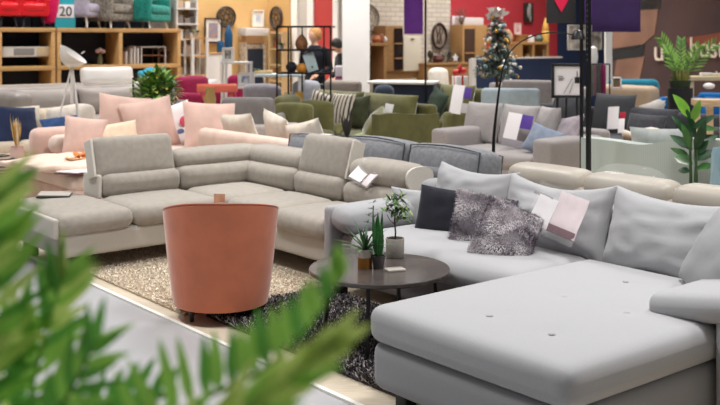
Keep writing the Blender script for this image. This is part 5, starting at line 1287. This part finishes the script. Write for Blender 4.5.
part('carton', paperw, gf, (rbox(.2, .2, .18, .01, n=1), T(.02, 0, .94)))
rbm = mat('ribbon_red', 'c02a2a', .4)
part('ribbon', rbm, gf, (box(.21, .03, .19), T(.02, 0, .94)), (box(.03, .21, .19), T(.02, 0, .94)), (ball(.07, 10, 1, .5, .7, 6), T(-.04, 0, 1.09)), (ball(.07, 10, 1, .5, .7, 6), T(.06, 0, 1.11)), (ball(.06, 10, .6, .4, 1.3, 6), T(-.02, -.1, 1.14)))
# low navy table with white top
nt = thing('long_bench_table', 'long navy sided table with a white top behind the near green sofa', 'table', at(404, 38+1.63/15.4*1000, 15.4), R(-16))
part('table_top', wl, nt, (rbox(1.02, .6, .04, .01, n=1), T(0, 0, .95)))
part('body', mat('navy_lacquer', '20283a', .4, var=.05), nt, (rbox(.94, .5, .9, .01, n=1), T(.04, 0, .48)))
armchair('dark slate rounded armchair in front of the long white topped table', at(385, 38+1.63/14.4*1000, 14.4), R(175), fabric('slate_ink', '3d4654', .1), w=.36, d=.5, h=.94, lh=.12, ah=.7, leg=legk)
sofa('box_arm_sofa', 'dull olive sofa under the display cabinet on the brick wall', 'sofa', uv(UB+1.9, v_at(392, UB+1.9)), FACE_U, 1.9, .8, fabric('olive_grey', '8b8270', .08), bh=.85, ah=.6, seats=2, backs=2)
# ------------------------------------------------------------------ red wall displays
loc, rz, w_, h_ = onU(UB+.05, 452, 463.5, 16, 84)
o = single('partition_panel', 'tall lilac white panel against the red wall left of the oak cabinet', 'panel', mat('lilac_white', 'ddd3d9', .7, var=.03), (loc.x, loc.y, 0), rz, (rbox(w_, .04, loc.z+h_, .01, n=1), T(0, .0, (loc.z+h_)/2)))
loc, rz, w_, h_ = onU(UB+.5, 462.5, 487, 25, 70)
oc_ = thing('tall_cabinet', 'tall oak cabinet with a dark glass door on the red wall', 'cabinet', (loc.x, loc.y, 0), rz)
z1 = loc.z+h_
oak3 = wood('cabinet_oak_light', 'b99061', 'a27a4b')
part('body', oak3, oc_, (rbox(w_, .4, z1, .01, n=1), T(0, .2, z1/2)))
gd = part('glass_door', mat('cabinet_glass_red', '4d3a33', .15, var=.1), oc_, (rbox(w_*.4, .02, h_*.75, .004, n=1), T(-w_*.22, -.005, z1-h_*.46)))
part('glass_shelf', oak3, gd, (box(w_*.4, .02, .03), T(-w_*.22, -.02, z1-h_*.62)))
part('door', oak3, oc_, (rbox(w_*.46, .02, h_*.86, .006, n=1), T(w_*.24, -.005, z1-h_*.47)))
single('carton', 'white box lying on top of the tall oak cabinet', 'box', mat('carton_cream', 'dccfcb', .7), Vector((loc.x, loc.y, z1))-U*.2, rz, (rbox(w_*.8, .3, .17, .01, n=1), T(.02, 0, .085)))
dry = thing('dried_branch', 'thin bunch of dry twigs on the left corner of the tall oak cabinet', 'decoration', Vector((loc.x, loc.y, z1))-V*(w_*.42)-U*.08, 0)
part('twigs', mat('twig', '6b5140', .8), dry, *[tube([(0, 0, 0), (r.gauss(0, .06), r.gauss(0, .03), .2), (r.gauss(0, .14), 0, r.uniform(.3, .42))], .008, 5) for _ in range(9)])
loc, rz, w_, h_ = onU(UB+.02, 523.5, 532, 3, 22)
mk = thing('wall_plaque', 'tall black wall plaque with a grey carved figure on the red wall', 'wall decor', loc, rz)
part('panel', mat('plaque_black', '2a2523', .6), mk, (rbox(w_, .05, h_, .01, n=1), T(0, -.025, h_/2)))
part('figure', mat('figure_grey', '9a978f', .6, var=.1), mk, (ball(.07, 10, .8, .4, 1.2, 6), T(.01, -.06, h_*.8)), (ball(.1, 10, .7, .35, 1.6, 6), T(-.02, -.06, h_*.5)), (ball(.06, 10, .6, .4, 1.8, 6), T(.03, -.06, h_*.22)))
# shelf behind the tree
loc, rz, w_, h_ = onU(UB+.5, 503, 528, 42, 90)
sh3 = thing('console_table', 'dark console table behind the christmas tree on the red wall', 'table', (loc.x, loc.y, 0), rz)
z1 = loc.z+h_
part('table_top', oak2, sh3, (rbox(w_, .4, .05, .006, n=1), T(0, .2, z1-.025)))
part('body', mat('maroon_dark', '4a1f28', .5), sh3, (rbox(w_*.9, .36, z1-.1, .006, n=1), T(0, .22, (z1-.1)/2)))
def onc(px, z, back=.2): return uv(UB+.5-back, v_at(px, UB+.5-back), z)
vase('tan pine cone figure on the dark console table', onc(508, z1), [(.01, 0), (.1, 0), (.13, .1), (.1, .2), (.03, .3), (.01, .3)], mat('cone_tan', 'c9a07d', .7, bump=.4, scale=40, var=.15), name='cone_ornament', cat='ornament')
o = thing('wooden_box', 'wooden keepsake box on the dark console table', 'box', onc(521, z1), FACE_U)
part('body', wood('box_wood', 'b98a57', '9d6e3e'), o, (rbox(.3, .2, .12, .01, n=1), T(0, 0, .06))); part('lid', MATS['box_wood'], o, (rbox(.32, .22, .05, .01, n=1), T(0, 0, .145)))
picture('small pink framed card standing on the wooden keepsake box', onc(517, z1+.17), FACE_U, .24, .28, mat('frame_pink', 'e7bdb6', .6), mat('card_pink', 'd8a6a4', .6, var=.15, vscale=12), .03, .03)
# right oak open cabinet
loc, rz, w_, h_ = onU(UB+1.2, 521, 549, 42, 66)
rc = thing('open_cabinet', 'low oak open front cabinet with a sloped end before the red wall', 'cabinet', (loc.x, loc.y, 0), rz)
z1 = loc.z+h_; hh = .5
part('top', oak3, rc, (rbox(w_, .45, .06, .006, n=1), T(0, .22, z1-.03)))
for x in (-w_/2+.03, -.05*w_, w_/2-.03): part('upright', oak3, rc, (box(.05, .44, hh), T(x, .22, z1-hh/2)))
part('bottom', oak3, rc, (rbox(w_, .45, .05, .006, n=1), T(0, .22, z1-hh)))
part('back_panel', mat('cabinet_shade', '6e4a2c', .7), rc, (box(w_, .02, hh), T(0, .43, z1-hh/2)))
part('plinth', legk, rc, (box(w_*.9, .4, z1-hh), T(0, .22, (z1-hh)/2)))
def onr(px, z, back=.2): return uv(UB+1.2-back, v_at(px, UB+1.2-back), z)
vase('white squat lantern on the low oak open cabinet', onr(531, z1), [(.01, 0), (.08, 0), (.08, .1), (.03, .15), (.01, .15)], wl, name='lantern', cat='lantern')
vase('grey green vase on the low oak open cabinet', onr(539, z1), [(.01, 0), (.07, 0), (.1, .08), (.06, .17), (.01, .17)], mat('vase_pine', '5a6a5d', .5))
vase('white cylinder candle inside the low oak open cabinet', onr(544.5, z1-hh+.025, .12), [(.01, 0), (.045, 0), (.045, .3), (.01, .3)], wl, name='candle', cat='candle')
vase('brown pot inside the low oak open cabinet', onr(527, z1-hh+.025, .12), [(.01, 0), (.07, 0), (.09, .1), (.05, .2), (.01, .2)], mat('pot_brown', '8b6a4a', .6), name='pot')
wt = thing('wooden_fir', 'tall golden wooden fir ornament on the low oak open cabinet', 'ornament', onr(545.5, z1), 0)
part('body', mat('wood_gold', 'd2a04a', .5, var=.1, vscale=20), wt, lathe([(.01, 0), (.085, 0), (.09, .25), (.075, .27), (.085, .29), (.06, .42), (.05, .44), (.01, .56)], 14))
# ------------------------------------------------------------------ christmas tree
xt = thing('christmas_tree', 'frosted christmas tree with gold and white baubles before the red wall', 'christmas tree', at(497, 38+1.63/15.5*1000, 15.5), 0)
zt_, zb_ = zat(17, 15.5), zat(78, 15.5)
part('trunk', MATS['bark'], xt, tube([(0, 0, 0), (0, 0, zt_-.1)], [.04, .012], 8))
part('stand', legk, xt, lathe([(.01, 0), (.22, 0), (.22, .03), (.05, .06), (.01, .06)], 16))
r = random.Random(55); b = MB()
tips = []
for i in range(190):
    t = r.random()**.8; z = zt_-(zt_-zb_)*t; rad = .06+.30*t
    a = r.uniform(0, 2*PI); d = Vector((math.cos(a), math.sin(a), r.uniform(-.35, .1))); L = rad*r.uniform(.75, 1.1)
    base = Vector((0, 0, z+.05)); tip = base+d*L; tips.append((tip, t, d))
    for k in range(int(22+L*110)):
        q = base+d*L*r.uniform(.15, 1)
        b.add(blade(q, d+Vector((r.gauss(0, .7), r.gauss(0, .7), r.gauss(0, .6))), (0, 0, 1), r.uniform(.045, .085), .018, .1, 2), None, 0 if r.random() < .45 else (1 if r.random() < .5 else 2))
b.build('foliage', [mat('fir_green', '43554a', .7, var=.25, vscale=20), mat('fir_sage', '7d8f82', .7, var=.2, vscale=20), mat('fir_frost', 'ced6d3', .7, var=.1, vscale=20)], xt, 60)
bms = [mat('bauble_gold', 'd6a64b', .25, metal=.5, var=0), mat('bauble_white', 'e6e2dc', .3, var=0), mat('bauble_blush', 'd8b5a8', .3, var=0), mat('bauble_teal', '7fa3ad', .3, var=0)]
vis = [x for x in tips if x[0].y < .03]; r.shuffle(vis)
for i, (p, t, d) in enumerate(vis[:64]):
    part('bauble', bms[r.choice((0, 0, 1, 1, 2, 3))], xt, (ball(r.uniform(.016, .032), 10, 1, 1, 1, 7), T(p.x*1.08, p.y*1.08-.035, p.z-.02)))
b = MB()
for i in range(40):
    a = r.uniform(0, 2*PI); b.add(blade((r.gauss(0, .03), r.gauss(0, .03), zt_+.0+r.uniform(0, .08)), (math.cos(a), math.sin(a)*.6, r.uniform(-.2, 1)), (0, -1, 0), r.uniform(.10, .18), .07, .2, 3))
b.build('bow', mat('bow_white', 'ddd0cb', .6, var=.1, vscale=20), xt, 60)
# navy low partition with white end, art panels
loc, rz, w_, h_ = onU(UB+2.6, 474, 562, 58.5, 90)
npn = thing('low_partition', 'low navy partition with a white cap behind the christmas tree', 'partition', (loc.x, loc.y, 0), rz)
z1 = loc.z+h_
part('panel', navym, npn, (box(w_, .06, z1), T(0, .04, z1/2))); part('cap', wl, npn, (box(w_, .1, .03), T(0, .04, z1+.01))); part('end_post', wl, npn, (box(.1, .1, z1+.02), T(-w_/2, .04, z1/2)))
sofa('box_arm_sofa', 'dim grey brown sofa in front of the low navy partition', 'sofa', at(531, 38+1.63/14.8*1000, 14.8), R(160), .75, .8, fabric('umber_grey', '8d8583', .06), bh=1.02, ah=.75, aw=.1, seats=1, backs=0, bt=.22, backrest=1.02)
loc, rz, w_, h_ = onU(UB+1.0, 567, 601, 25, 50)
picture('wide pale canvas of grey blossom on the navy wall behind the black posts', loc, rz, w_, h_, mat('frame_silver', 'cfcac2', .5), mat('blossom', 'd8cfc6', .7, col2='7d7470', vscale=5), .0, .03)
# hanging black sign with pink pennant
sg = thing('hanging_sign', 'black hanging sign with a bright pink pointed pennant', 'sign', at(561, 23.5, 12.5), 0)
part('board', mat('sign_black', '2b2b2f', .6, var=.05), sg, (rbox(S(29, 12.5), .03, .75, .004, n=1), T(0, 0, .38)))
vs, fs = prism([(-.09, .3), (0, .14), (.09, .3), (.09, .7), (-.09, .7)], .01); part('pennant', mat('neon_pink', 'e8174f', .6, var=0), sg, ([(x, y-.027, z) for x, y, z in vs], fs))
for s in (-1, 1): part('cable', legk, sg, tube([(s*.15, 0, .74), (s*.15, 0, 1.6)], .005, 5))
# arc lamp
al = thing('arc_lamp', 'black arc floor lamp with a card hung at its foot beside the cream leather sofa', 'lamp', at(493.5, 38+1.63/8.1*1000, 8.1), 0)
def rel(px, py, D): return at(px, py, D)-al.location
pts = [rel(493.5, 225, 8.1), rel(493.5, 150, 8.1), rel(495.5, 120, 8.1), rel(500, 84, 8.1), rel(505, 62, 8.12), rel(514, 47.5, 8.15), rel(528, 38, 8.2), rel(546, 33, 8.25), rel(562, 33, 8.3), rel(578, 36, 8.35)]
fine = []
for i in range(len(pts)-1):
    p0, p1, p2, p3 = pts[max(0, i-1)], pts[i], pts[i+1], pts[min(len(pts)-1, i+2)]
    for k in range(6):
        f = k/6; fine.append(.5*((2*p1)+(p2-p0)*f+(2*p0-5*p1+4*p2-p3)*f*f+(3*p1-p0-3*p2+p3)*f**3))
fine.append(pts[-1]); n_ = len(fine)
part('arm', bm_, al, tube(fine, [.014 if p.z < .75 else max(.0055, .014-.012*(p.z-.75)) for p in fine], 8))
part('base', bm_, al, lathe([(.01, 0), (.16, 0), (.16, .03), (.02, .04), (.01, .09)], 24))
part('lamp_shade', bm_, al, (lathe([(.02, .05), (.045, .03), (.06, -.03), (.055, -.03), (.03, .02)], 18), T(pts[-1].x, pts[-1].y, pts[-1].z)))
tgp = part('hang_tag', legk, al, (rbox(.052, .006, .13, .004, n=1), T(rel(493.8, 165, 8).x, -.05, zat(165, 8.05))))
part('print', paperw, tgp, (box(.03, .003, .02), T(rel(493.8, 165, 8).x, -.055, zat(168, 8.05))), (prism([(-.012, 0), (.012, 0), (0, .025)], .003), T(rel(493.8, 165, 8).x, -.057, zat(163, 8.05))))
# framed print on easel
fl_ = thing('framed_poster', 'black framed white poster with thin diagonal lines left of the black posts', 'picture', at(567.5, 38+1.63/10.6*1000, 10.6), R(-4))
zz = zat(98, 10.6); w_ = S(32, 10.6); h_ = S(34.5, 10.6)
part('frame', legk, fl_, (rbox(w_, .03, .03, .004, n=1), T(0, 0, zz+.015)), (rbox(w_, .03, .03, .004, n=1), T(0, 0, zz+h_-.015)), (rbox(.03, .03, h_, .004, n=1), T(-w_/2+.015, 0, zz+h_/2)), (rbox(.03, .03, h_, .004, n=1), T(w_/2-.015, 0, zz+h_/2)))
part('sheet', paperw, fl_, (box(w_-.03, .01, h_-.03), T(0, .005, zz+h_/2)))
ink = mat('ink_grey', '6d6a6b', .6, var=0)
for x0, z0, x1, z1, wd in ((-.1, .23, -.05, .23, .012), (-.1, .205, -.03, .205, .006), (-.1, .19, -.05, .19, .005), (-.04, .05, .05, .21, .004), (.02, .05, .06, .17, .004)):
    part('drawn_line', ink, fl_, bar((x0, -.004, zz+z0), (x1, -.004, zz+z1), wd, .003))
part('drawn_lamp', legk, fl_, (rbox(.05, .006, .065, .01, n=2), T(.1, -.006, zz+.19)), (box(.008, .006, .06), T(.1, -.006, zz+.255)))
part('easel_leg', legk, fl_, bar((-.12, .06, 0), (-.1, .02, zz+.1), .02)); part('easel_leg', legk, fl_, bar((.12, .06, 0), (.1, .02, zz+.1), .02)); part('easel_leg', legk, fl_, bar((0, .3, 0), (0, .03, zz+.3), .02))
# fabric sample stand and white pedestal
fs_ = thing('fabric_stand', 'stand of hanging fabric samples in grey and wine against the white post', 'stand', at(599, 38+1.63/13.4*1000, 13.4), R(-6))
for i, (c, w_) in enumerate((('5e5d5c', .05), ('7d5560', .03), ('4a4a48', .06), ('6e1f45', .035), ('8c2b58', .03))):
    x = -.1+[0, .045, .09, .14, .175][i]
    part('swatch', fabric('swatch_%d' % i, c, .1), fs_, (rbox(w_, .05, .42, .01, n=2), T(x, 0, 1.06)))
part('rail', legk, fs_, tube([(-.16, 0, 1.28), (.14, 0, 1.28)], .01, 6))
for x in (-.16, .14): part('leg', legk, fs_, tube([(x, 0, 0), (x, 0, 1.28)], .01, 6))
pd_ = single('white_pedestal', 'slim white pedestal vase between the posts and the navy wall', 'vase', wl, at(593.5, 64, 13.8), 0, lathe([(.01, 0), (.05, 0), (.065, .1), (.05, .22), (.01, .25)], 16))
sp_ = single('pedestal_column', 'plain dark plinth under the slim white pedestal vase', 'plinth', navym, (pd_.location.x, pd_.location.y, 0), 0, (box(.16, .16, pd_.location.z), T(0, 0, pd_.location.z/2)))
sp_['label'] = 'plain navy plinth under the slim white vase near the navy wall'; pd_['label'] = 'slim white vase on a navy plinth near the navy wall'; pd_.name = 'vase'
picture('small red and green print in a white frame beside the white post', at(616, 88.5, 13.0), 0, .13, .15, wl, mat('print_poppy', 'b8283a', .6, col2='4d6a4a', vscale=14), .0, .02)
# ------------------------------------------------------------------ right background
armch = fabric('teal_velvet', '2a7c94', .12, vscale=6)
sofa('velvet_sofa', 'teal velvet sofa back in front of the brown mural', 'sofa', at(632, 38+1.63/14.6*1000, 14.8), R(168), .75, .8, armch, bh=1.08, ah=.8, aw=.1, seats=1, backs=0, bt=.24, backrest=1.06, r=.1)
roy = fabric('royal_velvet', '1f66a3', .15, vscale=6)
sofa('velvet_sofa', 'royal blue velvet sofa below the potted palm at right', 'sofa', at(682, 38+1.63/13.4*1000, 13.4), R(160), .62, .8, roy, bh=.98, ah=.75, aw=.12, seats=1, backs=1, bt=.2, backrest=.86, r=.08)
sofa('velvet_sofa', 'bright blue velvet sofa at the right edge under the pale table', 'sofa', at(716, 38+1.63/13.4*1000, 13.4), R(-30), .6, .8, roy, bh=.98, ah=.75, aw=.12, seats=1, backs=1, bt=.2)
lb = thing('long_table', 'pale wooden table with a white tray at the right edge before the mural', 'table', at(712, 38+1.63/14.2*1000, 14.2), R(-4))
part('table_top', wood('table_birch', 'd8c6a0', 'c8b48c'), lb, (rbox(.75, .4, .06, .01, n=1), T(0, 0, 1.06)))
for x in (-.32, .32):
    for y in (-.15, .15): part('leg', MATS['table_birch'], lb, (box(.05, .05, 1.03), T(x, y, .515)))
o = single('tray', 'white tray on the pale wooden table before the mural', 'tray', wl, at(706, 77.4, 14.2), 0, (rbox(.16, .1, .05, .01, n=1), T(0, 0, .02))); o.location.z = 1.095
o = single('tray', 'long white dish at the right end of the pale wooden table', 'tray', mat('dish_cream', 'e6dccf', .5), at(717, 77.4, 14.2), 0, (rbox(.14, .1, .035, .01, n=1), T(0, 0, .02))); o.location.z = 1.095
pal = thing('slatted_bench', 'pale wooden slatted bench at the right edge below the blue sofas', 'bench', at(710, 38+1.63/10.4*1000, 10.4), R(-8))
birch = MATS['table_birch']
pinkb = wood('bench_beige', 'd0b596', 'bd9f7d')
for i in range(3): part('slat', pinkb, pal, (rbox(.34, .04, .07, .008, n=1), T(0, -.1+.1*i, .96)))
for x in (-.13, .0, .13): part('post', pinkb, pal, (rbox(.06, .06, .95, .008, n=1), T(x, 0, .475)))
cr = single('crumpled_paper', 'crumpled white wrapping on the blue sofa by the pale table', 'wrapping', paperw, at(709, 86, 12.9), 0, ball(.06, 10, 1.3, .7, .7, 7))
hp = thing('potted_palm', 'feathery green palm in a grassy pot before the brown mural letters', 'plant', at(680, 38+1.63/13*1000, 13.0), 0)
zp = zat(88, 13)
part('pedestal', legk, hp, lathe([(.01, 0), (.16, 0), (.16, zp), (.01, zp)], 18))
part('pot', mat('pot_green', '2e3b26', .6, var=.1), hp, lathe([(.01, zp), (.12, zp), (.14, zp+.1), (.1, zp+.1), (.01, zp+.06)], 18))
b = MB(); r = random.Random(61)
for i in range(130):
    a = r.uniform(0, 2*PI); q = r.uniform(0, .11); b.add(blade((q*math.cos(a), q*math.sin(a), zp+.06), (math.cos(a)*.5, math.sin(a)*.5, 1), (math.cos(a), math.sin(a), 0), r.uniform(.1, .22), .016, .3, 3), None, r.choice((0, 1)))
b.build('grass', [mat('grass_dark', '44602c', .6, var=.2), mat('grass_olive', '8f8a45', .6, var=.2)], hp, 60)
for i, (dx, dy, dz, L) in enumerate(((-.27, -.1, .60, .5), (.42, -.1, .52, .55), (.05, .1, .58, .4), (.2, -.15, .5, .42), (-.14, .1, .5, .38))):
    ax = [Vector((dx*t, dy*t, zp+.08+dz*t*(1-.18*t*t)*1.15)) for t in [k/12 for k in range(13)]]
    fr = part('frond', leafm, hp, tube(ax, [.008*(1-.07*k) for k in range(13)], 5))
    b = MB()
    for k in range(3, 13):
        d = (ax[k]-ax[k-1]).normalized(); s = d.cross(Vector((0, -1, .2))).normalized()
        for sg in (-1, 1):
            for j in (0, .5):
                b.add(blade(ax[k]-d*.03*j, d*.75+s*sg*.75, (0, -1, .3), (.23-.009*k)*L/.6, .013, .15, 4), None, r.choice((0, 0, 1)))
    b.build('leaflets', [mat('palm_far', '7fae4a', .5, var=.2, vscale=8), mat('palm_far_deep', '4f8238', .5, var=.2, vscale=8)], fr, 60)
# big leafy plant at the right
lp = thing('leafy_plant', 'glossy broad leaved green plant at the right behind the cream leather sofa', 'plant', uv(u_at(694, 3.75), 3.75), 0)
part('pot', legk, lp, lathe([(.01, 0), (.14, 0), (.18, .3), (.15, .3), (.01, .26)], 20))
YP = lp.location.y
r = random.Random(71); b = MB()
def rl(px, py, dy=0): return at(px, py, YP+dy)-lp.location
part('stem', mat('stem_green', '33502b', .6), lp, *[tube([(x, y, .25), (x*1.2, y, .6), tuple(rl(px, py, y))], [.014, .012, .008], 7) for x, y, px, py in ((-.02, 0, 690, 140), (.02, .02, 695, 128), (.0, -.03, 697, 150))])
for bx, by, tx, ty, wd, mi in ((690, 118, 676, 98, .075, 2), (692, 140, 674, 118, .06, 0), (692, 128, 714, 118, .05, 0), (692, 150, 672, 137, .07, 0), (694, 145, 717, 137, .06, 0), (692, 165, 676, 158, .075, 1), (694, 160, 716, 153, .06, 0), (691, 150, 684, 128, .06, 1), (695, 150, 705, 126, .06, 0), (692, 122, 700, 104, .05, 2), (696, 168, 712, 168, .06, 1), (690, 172, 679, 172, .05, 0), (695, 138, 688, 112, .05, 0), (694, 128, 716, 130, .05, 1), (690, 158, 672, 150, .05, 1), (696, 155, 708, 143, .05, 0)):
    dy = r.uniform(-.12, .12); a = rl(bx, by, 0); c = rl(tx, ty, dy); d = c-a
    b.add(blade(a, d+Vector((0, 0, .02)), (0, -.8, .6), d.length*1.15, wd*1.25, .12, 7, .2, mid=.4), None, mi)
b.build('foliage', [mat('gloss_deep', '24492a', .35, var=.25, vscale=12), mat('gloss_mid', '3d6b34', .35, var=.2, vscale=12), mat('gloss_lime', '78b03c', .4, var=.15, vscale=12)], lp, 60)
vase('pale blue glass vase at the right edge behind the cream leather sofa', uv(u_at(719, 3.2), 3.2, .0), [(.01, .44), (.05, .44), (.06, .6), (.05, .86), (.04, .9), (.01, .8)], mat('glass_blue', 'a9c6d3', .1, trans=.4, var=0))
st_ = round_table('black side table under the pale blue glass vase', uv(u_at(719, 3.2), 3.2, .0), .15, .44, legk, legk)
# ------------------------------------------------------------------ groups of like things
GROUPS = [('cushion', 'striped cushion', 'striped cushions on the green sofa'), ('cushion', 'cream cushion with dark stripes', 'striped cushions on the green sofa'), ('cushion', 'blush cushion', 'blush cushions on the pink sofa'), ('cushion', 'furry', 'furry grey cushions on the chaise sofa'),
    ('cushion', 'pale pink low sofa', 'cream cushions on the pale pink low sofa'), ('cushion', 'moss', 'moss green cushions on the green sofa'),
    ('armchair', 'on top of the shelving', 'chairs on top of the shelving'), ('price card', '', 'price cards on the sofas'), ('shelf', 'oak shelving', 'oak display shelving units'),
    ('picture', 'framed', 'framed pictures on walls and shelves'), ('wall decor', 'iron wheel', 'iron wheels on the ochre walls'), ('person', '', 'staff behind the black etagere'),
    ('post', 'post', 'black posts'), ('banner', '', 'purple banners'), ('basket', '', 'baskets on the black etagere'), ('table', 'wire frame', 'wire frame tables in the shelving')]
for o in bpy.data.objects:
    if o.parent is None and o.get('category') and not o.get('group'):
        for c, w_, g_ in GROUPS:
            if o['category'] == c and w_ in o['label']: o['group'] = g_; break
